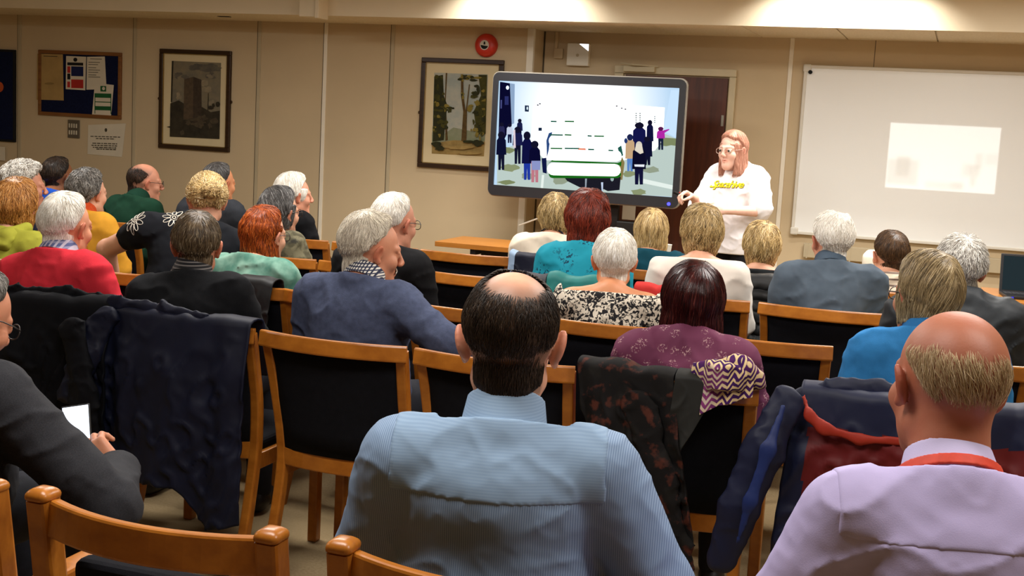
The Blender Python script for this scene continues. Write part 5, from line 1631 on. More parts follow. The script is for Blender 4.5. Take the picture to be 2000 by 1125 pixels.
PE['spiky'] = PERSON('person with spiky grey hair in a black jacket at the right edge', 1882, 464, 4.56, 'pink', 'silver', H('spiky', bald=((.0, .25, .97), 16, 14)), knit('black_jacket_cloth', '#2e3134', .12, 20, .1, .5), seed=nxt(), row=2, gh=.008, yaw=6, hyaw=4, bulk=1.18, shoulder=0.168, neckline='high', topname='jacket', loose=.014, offset=.016, fold=.007)
# ---- third row
PE['curly'] = PERSON('person with curly silver hair seen in profile at the left edge', 48, 312, 5.52, 'pink', 'silver', H('curly'), knit('dark_navy_cloth', '#23283a', .1, 20), seed=nxt(), row=3, yaw=-14, hyaw=-26, hpitch=-2, eyeballs=True)
PE['yellow'] = PERSON('person with tousled grey hair in a yellow top and orange collar', 170, 328, 5.30, 'fair', 'salt', H('messy', th=.02), knit('yellow_jersey', '#d79a32', .08, 20, .15), knit('orange_collar', '#b8451f', .2, 60, .15), seed=nxt(), row='3b', yaw=4, hyaw=-12, neckline='collar', collar=dict(up=0.015, h=0.057, r=.066), bulk=1.12)
PE['camo'] = PERSON('person with a dark grey bob in a mottled khaki jacket', 546, 362, 5.52, 'fair', 'darkgrey', H('bobshort', th=.02, drop=-.075, curl=0, jit=.15, part=-.02), mottled('khaki_print', '#4e4a38', '#77725a', 26, .4, .6, 3, '#2f2e28'), seed=nxt(), row=3, yaw=-10, hyaw=-10, glasses='dark', topname='jacket', loose=.014, bulk=1.08)
PE['redh'] = PERSON('person with long full auburn hair in a turquoise flowered blouse', 1151, 368, 5.52, 'fair', 'red', H('big'), motif('turquoise_flowered', '#1c93aa', '#0f3c52', 9, .52), seed=nxt(), row=3, gh=.008, yaw=6, hyaw=4, hroll=-2, bulk=1.08, topname='blouse')
PE['white'] = PERSON('person with wavy blonde hair and bare nape in a white top', 1374, 397, 5.52, 'fair', 'blond2', H('bobshort', th=.026, wid=.10, curl=.35, jit=.35, drop=-.08), knit('white_jersey', '#e9e1d6', .04, 15, .08), seed=nxt(), row=3, gh=.008, yaw=14, hyaw=12, neckline='boat', topname='top', bulk=1.08, shoulder=0.162)
PE['dblue'] = PERSON('white haired person in a faded denim blue shirt before the whiteboard', 1628, 419, 5.50, 'pink', 'white', H('tuft', th=.018, back=-46, backth=.010, bald=((.1, -.1, .99), 14, 12)), mottled('faded_blue_cotton', '#47535f', '#5d6a78', 9, .3, .7), knit('faded_blue_collar', '#465361', .08, 15), seed=nxt(), row=3, gh=.008, hip=.33, yaw=12, hyaw=16, hpitch=-3, bulk=1.24, shoulder=0.176, neckline='collar', collar=dict(up=0.013, h=0.058, r=.068), topname='shirt', fold=.006, nk=1.1,
    folds=[((-.1, -.14, .78), (.18, -.13, .86), .008, .02), ((-.14, -.14, .72), (.1, -.15, .79), -.008, .02)])
# ---- fourth row
PE['darkm'] = PERSON('dark haired person with a bright blue collar at the far left', 113, 305, 6.36, 'brown', 'dark', H('short', th=.016), knit('royal_blue_cloth', '#1f4fb4', .1, 15), seed=nxt(), row=4, yaw=0, hyaw=-10)
PE['green'] = PERSON('bald person with glasses in a bottle green fleece', 282, 320, 6.36, 'pink', 'dark', dict(H('crop'), th=.005, nocap=1, bald=((0, .35, .93), 56, 12), n=2600), knit('bottle_green_fleece', '#173a2a', .12, 20, .2), knit('green_fleece_collar', '#15382a', .1, 20), seed=nxt(), row=4, yaw=-12, hyaw=-26, hpitch=-3, glasses='dark', neckline='collar', collar=dict(up=0.017, h=0.072, r=.066), bulk=1.2, nk=1.15, stubble=.6, eyeballs=True)
PE['dark8'] = PERSON('dark haired person in charcoal grey partly hidden behind the blonde bun, hand to chin', 427, 316, 6.36, 'tan', 'darkgrey', H('short', th=.016), knit('charcoal_wool', '#33363c', .1, 20), seed=nxt(), row=4, yaw=0, hyaw=-14, bulk=1.15, armsw={'R': (at_y(486, 462, 6.50), at_y(470, 420, 6.62))}, hands={'L': HLAP['L'], 'R': ((-.6, .5, .6), (-.6, -.2, -.5), .8)}, finehands=True)
PE['vest'] = PERSON('white haired person in a grey waistcoat with black sleeves by the panelled wall', 573, 335, 6.36, 'pink', 'white', H('bobshort', th=.022, drop=-.03, wid=.09, top=.006, jit=.2, part=.01, face=.045), knit('black_sleeve_knit', '#101013', .15, 20), seed=nxt(), row=4, yaw=-16, hyaw=-24, vest='#5d6268', bulk=1.22, gh=.008, eyeballs=True)
PE['cream'] = PERSON('person with short golden brown hair in a cream top beside the table', 1087, 376, 6.36, 'fair', 'blond2', H('bobshort', th=.02, drop=-.065, curl=.3, jit=.3), knit('cream_jersey', '#e4d8c4', .05, 12), seed=nxt(), row=4, yaw=5, hyaw=6, neckline='crew', topname='top', neckband='#1b2234')
PE['teal'] = PERSON('person with a straight blonde bob in a dark teal top below the screen', 1275, 406, 6.36, 'fair', 'blonde', H('bobstraight'), knit('dark_teal_jersey', '#0f4150', .08, 15), seed=nxt(), row=4, yaw=6, hyaw=6, neckline='collar', topname='top')
PE['blackb'] = PERSON('person with wavy golden blonde hair in a black top next to the standing speaker', 1491, 431, 6.36, 'fair', 'blonde', H('bobshort', th=.025, curl=.4, jit=.35, drop=-.085), knit('black_jersey', '#1a1d1f', .15, 15), seed=nxt(), row=4, yaw=10, hyaw=10, neckline='boat', topname='top')
PE['stripe'] = PERSON('person with short dark brown hair in a striped top in front of the whiteboard', 1744, 449, 6.36, 'fair', 'brown', H('short', th=.015, top=.003), stripes('cream_striped_top', '#d8c8b2', '#6d5a50', .03, 2, .3), seed=nxt(), row=4, yaw=10, hyaw=14, neckline='crew', topname='top')
# ---- the speaker
PE['speaker'] = PERSON('standing person in a white T-shirt with yellow lettering beside the screen', 1434, 253, 8.12, 'pale', 'pinkb',
    dict(th=.014, back=-20, side=-14, front=35, drop=-.15, wid=.088, bk=.0, taper=-.006, taperb=.012, n=2000, len=.09, rad=.0011, bell=.6, jit=.07, amp=.002, face=.052, part=-.022, top=.002, ragged=.004), knit('white_tee_jersey', '#f1eef0', .03, 12, .06), seed=nxt(), seated=False, eyes=True, talk=True, near=True, gh=.0062, yaw=158, hyaw=-2, hpitch=-4, bulk=1.0, belly=1.0, shoulder=0.142, sleeve='elbow', neckline='crew', topname='tee_shirt', trouser='#15151a', glasses='clear', loose=.022, hem=.80, gaze=(6, 8), fold=.006,
    armsw={'R': (at_y(1362, 412, 8.02), at_y(1358, 388, 7.86)), 'L': (at_y(1488, 413, 8.02), at_y(1412, 411, 7.86))}, hands={'R': ((-.75, -.6, .35), (.2, -.3, -1), .9), 'L': ((-1, -.1, -.05), (.1, .9, -.3), .5)}, worldhands=True)
# ------------------------------------------------------------------ clothing details
def rayhit(o, p, d):
    """First hit on an object's own mesh, in its local space."""
    ok, loc, nor, _ = o.ray_cast(Vector(p), Vector(d))
    return (loc, nor) if ok else (None, None)
def W2L(root, p): return root.matrix_local.inverted() @ Vector(p)
bpy.context.view_layer.update()

# red lanyard with a black clip round the lilac collar
r, S, P = PE['lilac']
m_lan = plain('lanyard_red', '#c8402a', .6, .3, .1, 60)
lan = band(S, P, 'lanyard', m_lan, r, .004, .020, .0034, .081, -8, flare=.25, fine=.0028, drop=.035)
n = S['Hc'] - S['c7']; n /= np.linalg.norm(n)
cc = S['c7'] + S['Rt'] @ V3(.02, -.042, .004)
bm = bmesh.new(); bx(bm, -.017, .017, -.004, .004, -.011, .011, .002)
bmesh.ops.transform(bm, matrix=Matrix.Translation(Vector(cc)) @ Matrix(S['Rt'].tolist()).to_4x4(), verts=bm.verts[:]); obj('lanyard_clip', bm, m_blk, lan)

# moustache of the man in navy
r, S, P = PE['navy']
bm = bmesh.new()
for k in range(90):
    sx = random.uniform(-1, 1); a = head_pt(S, P, (sx * .02, .0955 - abs(sx) * .008, -.048 + random.uniform(-.003, .003))); b = head_pt(S, P, (sx * .028, .096 - abs(sx) * .010, -.062 + random.uniform(-.004, .003)))
    tube(bm, [a, (a + b) / 2 + S['Rh'] @ V3(0, .004, 0), b], .0012, 4)
obj('moustache', bm, HM['white'], r)

# daisies on the black tee
r, S, P = PE['daisy']; top = P['_top']
m_daisy = plain('daisy_print', '#d8d2c4', .8, .2)
bpy.context.view_layer.update()
for px_, py_, rot, sc in ((264, 432, .3, 1.0), (340, 425, 1.1, .9)):
    loc, nor = rayhit(top, W2L(r, CAM), r.matrix_local.inverted().to_3x3() @ Vector(ray(px_, py_)))
    if loc is None: continue
    nz = nor.normalized(); ux = Vector(S['Rt'] @ V3(1, 0, 0)); ux = (ux - nz * ux.dot(nz)).normalized(); uy = nz.cross(ux)
    bm = bmesh.new()
    for k in range(9):
        a = rot + k * 2 * PI / 9
        loop = []
        for t in np.linspace(0, 2 * PI, 15)[:-1]:
            rr, ww = .036 + .020 * math.cos(t), .0095 * math.sin(t)
            q = loc + (ux * (rr * math.cos(a) - ww * math.sin(a)) + uy * (rr * math.sin(a) + ww * math.cos(a))) * sc
            h, hn = rayhit(top, q + nz * .05, -nz)
            loop.append((h if h else q) + nz * .0012)
        sweep(bm, loop, circ(.0016, 5), tuple(nz), closed=True)
    for k in range(9):
        a = k * .7; q = loc + (ux * math.cos(a) + uy * math.sin(a)) * .008 * sc
        h, hn = rayhit(top, q + nz * .05, -nz); q = (h or q) + nz * .001
        bmesh.ops.create_icosphere(bm, subdivisions=1, radius=.003, matrix=Matrix.Translation(q))
    recalc(bm); obj('daisy_print', bm, m_daisy, top)

# hood of the lime top
r, S, P = PE['lime']
Fd = None
c = S['c7'] + S['Rt'] @ V3(0, -.01, .0)
L = [(prim_c(c + V3(-.085, .05, .02), c + V3(-.05, -.035, -.01), .026, .032), .03), (prim_c(c + V3(-.05, -.035, -.01), c + V3(.05, -.035, -.01), .032, .032), .03), (prim_c(c + V3(.05, -.035, -.01), c + V3(.085, .05, .02), .032, .026), .03), (prim_c(c + V3(-.06, -.06, -.05), c + V3(.06, -.06, -.05), .03, .03), .03)]
lo, hi = bounds(L, .02); G = Field(*(axis(lo[i], hi[i], .007) for i in range(3))); run(G, L)
X, Y, Z = G.ax[0][:, None, None], G.ax[1][None, :, None], G.ax[2][None, None, :]
G.F -= (.007 * vnoise(X * 20, Y * 25, Z * 45)).astype(f32)
V, Q = G.mesh(1); npmesh('hood', V, Q, P['mats']['top'], r)

# grey waistcoat
r, S, P = PE['vest']
L = torso_prims(S, P, .016)[:4]; lo, hi = bounds(L, .02); G = Field(*(axis(lo[i], hi[i], .009) for i in range(3))); run(G, L)
X, Y, Z = G.ax[0][:, None, None], G.ax[1][None, :, None], G.ax[2][None, None, :]
for n_ in 'LR':
    lo, hi, fn = prim_e(S['sh' + n_] + V3(.05 if n_ == 'R' else -.05, 0, -.03), (.075, .12, .13)); G.op(lo, hi, fn, .008, 'cut')
pc = S['c7'] + V3(0, 0, .012); G.F = np.maximum(G.F, (Z - pc[2] + .35 * (Y - pc[1])).astype(f32)); G.F = np.maximum(G.F, (.5 - Z + 0 * X + 0 * Y).astype(f32))
V, Q = G.mesh(1); npmesh('waistcoat', V, Q, knit('grey_waistcoat', '#5d6268', .1, 30), r)

# dark neckband and pale stripe of the cream top
r, S, P = PE['cream']
band(S, P, 'neckband', knit('navy_neckband', '#1b2234'), r, .012, .016, .003, .066, -14, flare=.5, fine=.004, drop=.02)
r, S, P = PE['white']

# lettering across the speaker's chest
r, S, P = PE['speaker']; top = P['_top']
cu = bpy.data.curves.new('lettering', 'FONT'); cu.body = 'Spacehive'; cu.size = .062; cu.align_x = 'CENTER'; cu.shear = .35; cu.space_character = .86; cu.extrude = 0; cu.offset = .0012; cu.resolution_u = 3
to = bpy.data.objects.new('lettering_source', cu); C.objects.link(to)
bpy.context.view_layer.update()
me = bpy.data.meshes.new_from_object(to.evaluated_get(bpy.context.evaluated_depsgraph_get()))
bpy.data.objects.remove(to)
def lettering(name, mat, dx, dz, lift):
    bm = bmesh.new(); bm.from_mesh(me)
    bmesh.ops.triangulate(bm, faces=bm.faces[:])
    bmesh.ops.subdivide_edges(bm, edges=[e for e in bm.edges if e.calc_length() > .02], cuts=2)
    tgt = at_y(1398, 366, 7.95); lt = W2L(r, tgt)
    for v in bm.verts:
        x = -(0) + v.co.x + dx; z = v.co.y + dz
        # seen from in front of the chest the text runs from the wearer's right to left
        px = lt.x - x * 1.0; pz = lt.z + z + x * .05
        h, hn = rayhit(top, (px, .6, pz), (0, -1, 0))
        v.co = (h.x, h.y + lift, h.z) if h else (px, .15, pz)
    recalc(bm)
    return obj(name, bm, mat, top)
lettering('lettering_shadow', plain('print_shadow', '#4a4526', .7, .2), .0018, -.0035, .0025)
lettering('lettering', plain('print_yellow', '#f2d81f', .6, .3), 0, 0, .004)
# clicker in the speaker's hand
w = np.array(r.matrix_local @ Vector(S['wrR'])); d = np.array((-.75, -.6, .35)); d /= np.linalg.norm(d)
ck = empty('clicker', tuple(w + d * .10 + np.array((0, 0, -.018))), 0, 'small black clicker held in the standing speaker\'s raised hand', 'remote control')
bm = bmesh.new(); tube(bm, [(.03, .02, -.012), (-.05, -.04, .022)], .009, 10); cb_ = obj('body', bm, m_blk, ck)
bm = bmesh.new(); bmesh.ops.create_icosphere(bm, subdivisions=2, radius=.005, matrix=Matrix.Translation((-.015, -.012, .018))); obj('button', bm, m_red, cb_)

# the lit phone
q0, q1 = at_y(150, 846, 2.66), at_y(150, 846, 2.66)
ph = empty('phone', tuple(q0), 0, 'smartphone with a bright white screen held at the lower left', 'phone')
view = Vector(np.array(q0) - CAM).normalized()
xa = Vector((CR[0], CR[1], CR[2])); za = Vector((-CD[0], -CD[1], -CD[2]))
Rm = Matrix.Rotation(math.radians(8), 4, view)
nrm = (-view + Vector((-.25, -.05, .25))).normalized(); xa = (xa - nrm * xa.dot(nrm)).normalized(); za = nrm.cross(xa).normalized()
M_ = Matrix((xa, nrm * -1, za)).transposed().to_4x4() @ Matrix.Rotation(math.radians(-10), 4, 'Y')
def phbox(name, mat, b, bev):
    bm = bmesh.new(); bx(bm, *b, bev, 3); bmesh.ops.transform(bm, matrix=M_, verts=bm.verts[:]); return obj(name, bm, mat, ph)
phbox('body', m_back, (-.037, .037, -.002, .006, -.078, .078), .0035)
phbox('screen', emit('phone_screen_light', '#e6eeff', 2.2), (-.033, .033, -.0032, -.0018, -.073, .073), .0004)
# small white cup on a side table, its rim showing beside the straight blonde bob
q = at_y(1302, 498, 7.35)
st = empty('side_table', (q[0], 7.35, 0), 0, 'small dark side table hidden behind the straight blonde bob, holding a cup', 'table')
bm = bmesh.new(); cyl(bm, (0, 0, q[2] - .02), (0, 0, q[2]), .2, .2, 32); obj('tabletop', bm, m_leg, st)
bm = bmesh.new(); cyl(bm, (0, 0, .02), (0, 0, q[2] - .02), .02, .02, 12); cyl(bm, (0, 0, 0), (0, 0, .02), .15, .15, 28); obj('pedestal', bm, m_leg, st)
cp = empty('cup', (q[0], 7.35, q[2] + .0005), 0, 'small white paper cup just right of the straight blonde bob', 'cup')
bm = bmesh.new(); cyl(bm, (0, 0, 0), (0, 0, .062), .021, .028, 24); obj('body', bm, m_white, cp, False)
bm = bmesh.new(); ring = [(.028 * math.cos(t), .028 * math.sin(t), .062) for t in np.linspace(0, 2 * PI, 25)[:-1]]; sweep(bm, ring, circ(.0016, 6), (0, 0, 1), closed=True); recalc(bm); obj('rim', bm, m_white, cp)
# ------------------------------------------------------------------ coats and scarves over the chairs
def drape(name, label, cat, cx, Y, xa, xb, back, front, mat, seed=0, fold=.018, nf=3.2, puff=.0, thick=.007, sway=0.0, clear=.0, quilt=0, group=None, matfn=None, nx=80, root=None, lift=0.0):
    """A garment laid over a chair's top rail: xa..xb along the rail, hanging 'back' (a list down the rail) behind and 'front' before it."""
    nv = 90
    V, tn = [], []
    for i in range(nx + 1):
        u = i / nx; x0 = xa + (xb - xa) * u
        db = float(np.interp(u, np.linspace(0, 1, len(back)), back)); df = float(np.interp(u, np.linspace(0, 1, len(front)), front))
        tot = df + .05 + db
        for j in range(nv + 1):
            s = j / nv * tot
            b0 = bow(max(-.25, min(.25, x0)), .25, .042)
            nz1 = float(vnoise(np.array([x0 * nf * 4 + seed]), np.array([seed * 1.7]), np.array([s * 2.2]))[0]); nz2 = float(vnoise(np.array([x0 * 24 + seed]), np.array([s * 14]), np.array([seed * 2.1]))[0])
            if s < df:
                z = .885 - (df - s); y = b0 + .030 + clear + (df - s) * .20 + .006 * nz2; sd = df - s
            elif s < df + .05:
                t = (s - df) / .05 * PI; z = .885 + (.012 + puff * (.6 + .6 * nz1)) * math.sin(t); y = b0 + .030 * math.cos(t) + clear * math.cos(t); sd = 0
            else:
                sd = s - df - .05; z = .885 - sd
                g = min(1, sd / .18)
                cr1 = float(vnoise(np.array([x0 * 22 + s * 9 + seed]), np.array([seed * .7]), np.array([s * 16 - x0 * 8]))[0]); cr2 = float(vnoise(np.array([x0 * 46 - s * 20 + seed]), np.array([seed * .3]), np.array([s * 34 + x0 * 18]))[0])
                y = b0 - .030 - clear - .01 * g - g * (.016 * (1 - abs(cr1)) ** 4 + .0012 * (1 - abs(cr2)) ** 3) - fold * g * (.8 + .9 * nz1 + .8 * math.sin(x0 * 2 * PI * nf + seed + 2 * nz1)) - .002 * nz2 * g
                if quilt: y -= quilt * abs(math.sin(sd * PI / .055))
            x = x0 + (sway * sd if s > df else 0) + .012 * nz1 * min(1, sd / .15)
            z += .006 * nz2 * (1 if s > df else 0) + lift
            V.append((x, y, z)); tn.append(u)
    Q = []
    for i in range(nx):
        for j in range(nv):
            a = i * (nv + 1) + j; Q.append((a, a + 1, a + nv + 2, a + nv + 1))
    if root is None:
        o = npmesh(name, np.array(V), np.array(Q), mat, None); o.location = (cx, Y, 0); tag(o, label, cat, group)
    else:
        o = npmesh(name, np.array(V), np.array(Q), mat, root)
        if label: o['label'] = label
    if matfn:
        for p in o.data.polygons: p.material_index = matfn(p.center)
    md = o.modifiers.new('cloth', 'SOLIDIFY'); md.thickness = thick; md.offset = 0
    return o
def sleeve(root, pts, rad, mat, seed=0, flat=.45, name='sleeve', amp=1.0):
    L = []
    y0_ = float(np.mean([q[1] for q in pts])); pts = [np.array((q[0], y0_ + (q[1] - y0_) * 1.0, q[2])) for q in pts]
    pts = [q * np.array((1, 1 / flat, 1)) for q in pts]
    for i in range(len(pts) - 1): L.append((prim_c(pts[i], pts[i + 1], rad[i], rad[i + 1]), .03))
    lo, hi = bounds(L, .02); G = Field(*(axis(lo[i], hi[i], .008) for i in range(3))); run(G, L)
    X, Y, Z = G.ax[0][:, None, None], G.ax[1][None, :, None], G.ax[2][None, None, :]
    n1 = vnoise(X * 16 + Z * 9 + seed, Y * 8, Z * 20 - X * 7 + seed); n2 = vnoise(X * 42 + Z * 20, Y * 20, Z * 44 - X * 22 + seed)
    G.F -= amp * (.016 * ((1 - np.abs(n1)) ** 3 - .4) + .007 * ((1 - np.abs(n2)) ** 3 - .3)).astype(f32)
    V, Q = G.mesh(1); V[:, 1] *= flat; return npmesh(name, V, Q, mat, root)
def zpx(x, y, Y): return float(at_y(x, y, Y)[2])
m_nav = plain('navy_nylon', '#0a0f24', .6, .25, .2, 9); m_nav2 = plain('black_navy_cloth', '#06070d', .75, .15, .2, 9)
m_blkc = plain('black_shell_cloth', '#131415', .55, .3, .2, 9)
yb1 = 3.42
d = lambda x, y: .885 - zpx(x, y, yb1)
o = drape('coat', 'dark navy coat hung over the chair behind the red jumper', 'coat', -2.87, 3.48, -.36, .275, [.60, .62, .58, .56, d(225, 960), d(290, 1012)], [.2] * 3, m_nav2, 3, .02, 2.2, puff=.03, clear=.012)
sleeve(o, [(.18, -.12, .82), (.25, -.15, .60), (.27, -.14, .34)], [.05, .045, .04], m_nav2, 2)
sleeve(o, [(-.2, -.04, .90), (.05, -.03, .905), (.26, .0, .90)], [.03, .035, .03], m_nav2, 5, name='collar')
o = drape('coat', 'shiny navy coat hung over the chair behind the black jumper', 'coat', -2.335, 3.48, -.30, .262, [.50, d(300, 930), d(345, 940), d(400, 950), d(440, 1030), d(520, 1030)], [.18] * 3, m_nav, 8, .022, 2.6, puff=.012, clear=.012)
sleeve(o, [(-.27, -.06, .86), (-.33, -.10, .74), (-.37, -.12, .60)], [.045, .05, .04], m_nav, 7)
sleeve(o, [(-.26, -.03, .905), (-.05, -.05, .90), (.1, -.055, .895)], [.025, .03, .016], m_nav, 9, name='collar')

# patterned coat, olive jacket and scarf on the chair of the woman in plum
cx = -.725
m_pat = mottled('rust_leaf_print', '#0f0d0d', '#4a241a', 26, .54, .64, 4, '#181614')
m_olv = plain('olive_black_shell', '#1d1d1a', .6, .25, .2, 12)
yb2 = 3.42
d = lambda x, y: .885 - zpx(x, y, yb2)
o = drape('coat', 'black coat with a rust leaf print hung over the left half of a chair', 'coat', cx, 3.48, -.262, .03, [d(1150, 800), d(1165, 950), d(1240, 1050), d(1300, 1075), d(1330, 1050)], [.16] * 3, m_pat, 13, .020, 4, puff=.016, clear=.014, sway=.22)
sleeve(o, [(-.06, -.10, .80), (.02, -.12, .60), (.10, -.12, .38)], [.045, .042, .036], m_pat, 4, flat=.3)
o = drape('jacket', 'crumpled olive black jacket hung beside the leaf print coat', 'jacket', cx, 3.48, .035, .125, [d(1290, 900), d(1320, 870), d(1345, 800)], [.12] * 2, m_olv, 17, .016, 6, puff=.010, clear=.018, sway=-.05)
def chevron():
    m, nt, b = mk('purple_chevron_knit', '#5b2a6e', .9, .15)
    v = coords(nt); sp = nd(nt, 'ShaderNodeSeparateXYZ'); nt.links.new(v, sp.inputs[0])
    def M(op, a, b_=None):
        n = nd(nt, 'ShaderNodeMath', operation=op)
        for i, q in enumerate((a, b_)):
            if q is None: continue
            if hasattr(q, 'is_linked'): nt.links.new(q, n.inputs[i])
            else: n.inputs[i].default_value = q
        return n.outputs[0]
    zig = M('PINGPONG', M('MULTIPLY', sp.outputs[0], 1.0), .014)
    s = M('SINE', M('MULTIPLY', M('ADD', M('SUBTRACT', sp.outputs[2], sp.outputs[1]), zig), 2 * PI / .017))
    t = ramp(nt, s, -.1, .35)
    g = ramp(nt, noise(nt, v, 9, 2), .42, .6)
    nt.links.new(mixc(nt, t, mixc(nt, g, lin('#3b1a52'), lin('#7a3466')), mixc(nt, g, lin('#d2b98a'), lin('#b9a99a'))), b.inputs['Base Color'])
    return m
m_chev = chevron()
o = drape('scarf', 'purple and cream chevron scarf bunched over the right of the chair rail', 'scarf', cx, 3.48, .115, .245, [.09, .06, .05, .03], [.06] * 2, m_chev, 23, .014, 7, puff=.034, clear=.016, thick=.014)
sleeve(o, [(.10, -.055, .90), (.15, -.075, .905), (.20, -.06, .90)], [.030, .036, .030], m_chev, 8, flat=.8, name='scarf_roll')
sleeve(o, [(.15, -.03, .925), (.20, -.035, .925), (.25, -.02, .895)], [.026, .030, .022], m_chev, 12, flat=.8, name='scarf_roll')

# navy and red jacket
cx = -.05
m_nvy = plain('jacket_navy', '#0e1532', .55, .35, .12, 9); m_rd = plain('jacket_red', '#5c1012', .6, .3, .12, 9); m_or = plain('jacket_coral', '#9a2c1c', .6, .3, .1, 9); m_ry = plain('jacket_royal', '#13265c', .55, .35, .1, 9)
Y = 3.48; yb3 = 3.40
d = lambda x, y: .885 - zpx(x, y, yb3)
o = drape('jacket', 'navy and red outdoor jacket spread over the chair of the ash blond person', 'jacket', cx, Y, -.30, .30, [d(1400, 1120), d(1450, 1130), d(1500, 1150), d(1600, 1150), d(1700, 1150)], [.22] * 3, [m_nvy, m_rd], 31, .022, 2.4, puff=.018, clear=.016, sway=-.10, matfn=lambda c: 1 if (c.y < -.04 and c.z < .80 - .0 and c.x > -.27 + (.80 - c.z) * -.02) else 0)
L_ = lambda x, y, Y_: np.array(at_y(x, y, Y_)) - np.array((cx, Y, 0))
sleeve(o, [L_(1535, 785, 3.38), L_(1490, 880, 3.34), L_(1440, 1000, 3.32), L_(1410, 1090, 3.33)], [.045, .052, .050, .044], m_nvy, 3, amp=.45)
sleeve(o, [L_(1530, 795, 3.33), L_(1500, 880, 3.285), L_(1465, 980, 3.265), L_(1440, 1060, 3.27)], [.008, .016, .014, .006], m_ry, 5, name='shoulder_panel', amp=.1)
sleeve(o, [L_(1570, 775, 3.40), L_(1580, 810, 3.375), L_(1610, 838, 3.37), L_(1680, 858, 3.37), L_(1760, 862, 3.37)], [.007, .010, .012, .011, .011], m_or, 6, name='coral_trim', amp=.25)
sleeve(o, [L_(1570, 772, 3.46), L_(1640, 765, 3.45), L_(1720, 772, 3.45), L_(1790, 790, 3.45)], [.028, .036, .036, .028], m_nvy, 7, name='hood', amp=.5)
# smaller things on the middle rows
m_quilt = plain('black_quilted_shell', '#17191b', .5, .4, .15, 9)
drape('jacket', 'black leather look jacket over the chair of the orange haired woman', 'jacket', -2.71, 4.35, -.13, .215, [.10, .22, .32, .34], [.1] * 2, m_blkc, 41, .02, 3.2, puff=.016, clear=.014)
o = drape('coat', 'black quilted coat over the chair of the golden blonde woman', 'coat', -.90, 6.16, -.27, .33, [.30] * 3, [.12] * 2, m_quilt, 43, .010, 2, puff=.012, clear=.014, quilt=.016)
o = drape('coat', 'dark navy coat with a pale blue lining over the chair below the cream top', 'coat', -1.91, 6.16, -.25, .24, [.16, .24, .26, .2], [.08] * 2, [m_nav, plain('pale_blue_lining', '#8ea4c0', .7, .2)], 47, .014, 3, puff=.014, clear=.014, matfn=lambda c: 1 if c.x < -.215 else 0)
o = drape('coat', 'teal padded coat over the chair of the auburn haired woman', 'coat', -1.55, 5.32, -.12, .23, [.12, .20, .22, .2], [.08] * 2, plain('teal_padded', '#1f6f6c', .6, .3, .12, 14), 51, .014, 3, puff=.030, clear=.014)
o = drape('scarf', 'charcoal scarf left of the teal padded coat', 'scarf', -1.55, 5.32, -.23, -.125, [.1, .16, .14], [.06] * 2, plain('charcoal_wool_scarf', '#4a4b50', .9, .15, .15, 30), 53, .012, 6, puff=.018, clear=.014)
o = drape('coat', 'red coat over the chair of the woman in the white top', 'coat', -1.04, 5.32, -.24, -.02, [.14, .2, .22], [.08] * 2, plain('coral_red_wool', '#b92f2c', .85, .2, .1, 20), 57, .016, 5, puff=.020, clear=.014)
o = drape('bag', 'black soft bag hanging beside the red coat', 'bag', -1.04, 5.32, -.015, .13, [.16, .2, .16], [.05] * 2, m_blkc, 59, .012, 4, puff=.006, clear=.030)
q = at_z(1962, 817, .87)
o = drape('jacket', 'khaki jacket over the chair at the right edge', 'jacket', q[0] + .30, q[1], -.10, .25, [.26, .3, .3], [.1] * 2, plain('khaki_cloth', '#4c4a34', .8, .2, .15, 14), 61, .02, 4, puff=.012, clear=.014)
# ------------------------------------------------------------------ light
def area(name, loc, sx, sy, power, color, rot=(0, 0, 0), spread=180):
    l = bpy.data.lights.new(name, 'AREA'); l.shape = 'RECTANGLE'; l.size = sx; l.size_y = sy; l.energy = power; l.color = color; l.spread = math.radians(spread)
    o = bpy.data.objects.new(name, l); C.objects.link(o); o.location = loc; o.rotation_euler = rot
    return o
WARM = (1.0, .86, .66)
NEUT = (1.0, .965, .915)
for i, (x, y, p, L) in enumerate(((-2.92, 8.06, 17, .8), (-.75, 8.06, 22, .95))):
    area('strip_light', (x, y, ZC - .01), L, .10, p, NEUT, spread=112)
for i, (x, y, p, sp) in enumerate(((-2.6, 6.7, 36, 170), (.1, 6.7, 56, 170), (-2.6, 4.4, 46, 180), (.2, 4.4, 42, 180), (-1.3, 2.0, 32, 180), (.7, 2.1, 24, 180), (-5.2, 5.6, 36, 180), (-5.0, 2.6, 14, 180))):  # nearest-row and left-hand lamps are unseen fill, added to brighten foreground and left side
    area('ceiling_and_fill_panel', (x, y, ZC - .01), 1.2, .5, p, NEUT, spread=sp)
w = bpy.data.worlds.new('room_ambient'); bpy.context.scene.world = w; w.use_nodes = True
w.node_tree.nodes['Background'].inputs[0].default_value = (1, .85, .65, 1); w.node_tree.nodes['Background'].inputs[1].default_value = .0
# the projector's beam: a spot whose light is kept to the picture's rectangle on the whiteboard
src = Vector((-.30, 8.16, .85))
l = bpy.data.lights.new('projector_beam', 'SPOT'); l.energy = 14; l.spot_size = math.radians(100); l.spot_blend = 0; l.shadow_soft_size = .004; l.color = (.95, 1.0, 1.0)
lo = bpy.data.objects.new('projector_beam', l); C.objects.link(lo); lo.location = src
lo.rotation_euler = (math.radians(90 + 32), 0, math.radians(-10))
l.use_nodes = True
nt = l.node_tree; em_ = nt.nodes['Emission']

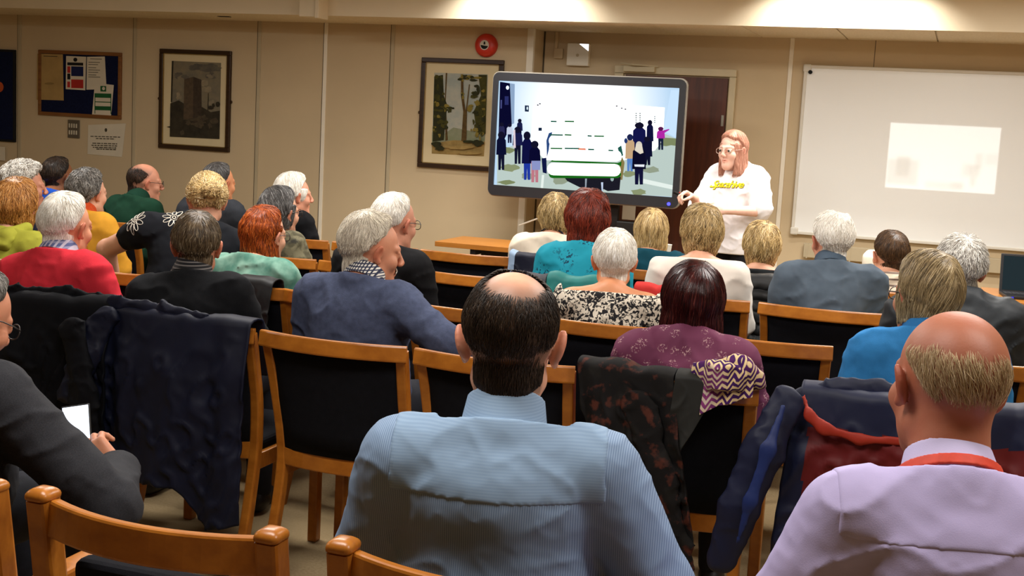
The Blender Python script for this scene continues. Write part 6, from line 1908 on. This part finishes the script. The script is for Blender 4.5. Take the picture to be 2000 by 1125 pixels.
geo = nd(nt, 'ShaderNodeNewGeometry')
sep = nd(nt, 'ShaderNodeSeparateXYZ'); nt.links.new(geo.outputs['Incoming'], sep.inputs[0])
def mth(op, a, b=None, c=None):
    n = nd(nt, 'ShaderNodeMath', operation=op)
    for i, v in enumerate((a, b, c)):
        if v is None: continue
        if hasattr(v, 'is_linked'): nt.links.new(v, n.inputs[i])
        else: n.inputs[i].default_value = v
    return n.outputs[0]
BY = YR - .03
u = mth('MULTIPLY_ADD', mth('DIVIDE', sep.outputs[0], sep.outputs[1]), BY - src.y, src.x)
v = mth('MULTIPLY_ADD', mth('DIVIDE', sep.outputs[2], sep.outputs[1]), BY - src.y, src.z)
def win(x, a, b, e=.004):
    m1 = nd(nt, 'ShaderNodeMapRange'); nt.links.new(x, m1.inputs[0]); m1.inputs[1].default_value = a - e; m1.inputs[2].default_value = a + e
    m2 = nd(nt, 'ShaderNodeMapRange'); nt.links.new(x, m2.inputs[0]); m2.inputs[1].default_value = b + e; m2.inputs[2].default_value = b - e
    return mth('MULTIPLY', m1.outputs[0], m2.outputs[0])
PJ = (-.48, .24, 1.255, 1.705)
mask = mth('MULTIPLY', win(u, PJ[0], PJ[1]), win(v, PJ[2], PJ[3]))
def px_uv(x, y):
    w_ = at_y(x, y, BY); return w_[0], w_[2]
pat = None
for x0_, y0_, x1_, y1_, dim in ((1735, 310, 1790, 362, .62), (1752, 305, 1775, 345, .5), (1808, 354, 1880, 372, .72), (1858, 356, 1880, 368, .7), (1892, 322, 1912, 345, .6), (1896, 345, 1904, 364, .6), (1906, 300, 1918, 330, .7), (1880, 318, 1892, 345, .75), (1926, 300, 1950, 324, .78)):
    (a0, b1), (a1, b0) = px_uv(x0_, y0_), px_uv(x1_, y1_)
    f_ = mth('MULTIPLY_ADD', mth('MULTIPLY', win(u, a0, a1, .015), win(v, b0, b1, .015)), dim - 1, 1.0)
    pat = f_ if pat is None else mth('MULTIPLY', pat, f_)
# the beam's strength per unit of board area is kept even: undo the falloff with distance and slant
q = mth('DIVIDE', 1.0, mth('ABSOLUTE', sep.outputs[1]))
comp = mth('POWER', q, 3.0)
nt.links.new(mth('MULTIPLY', mth('MULTIPLY', mask, pat), comp), em_.inputs['Strength'])
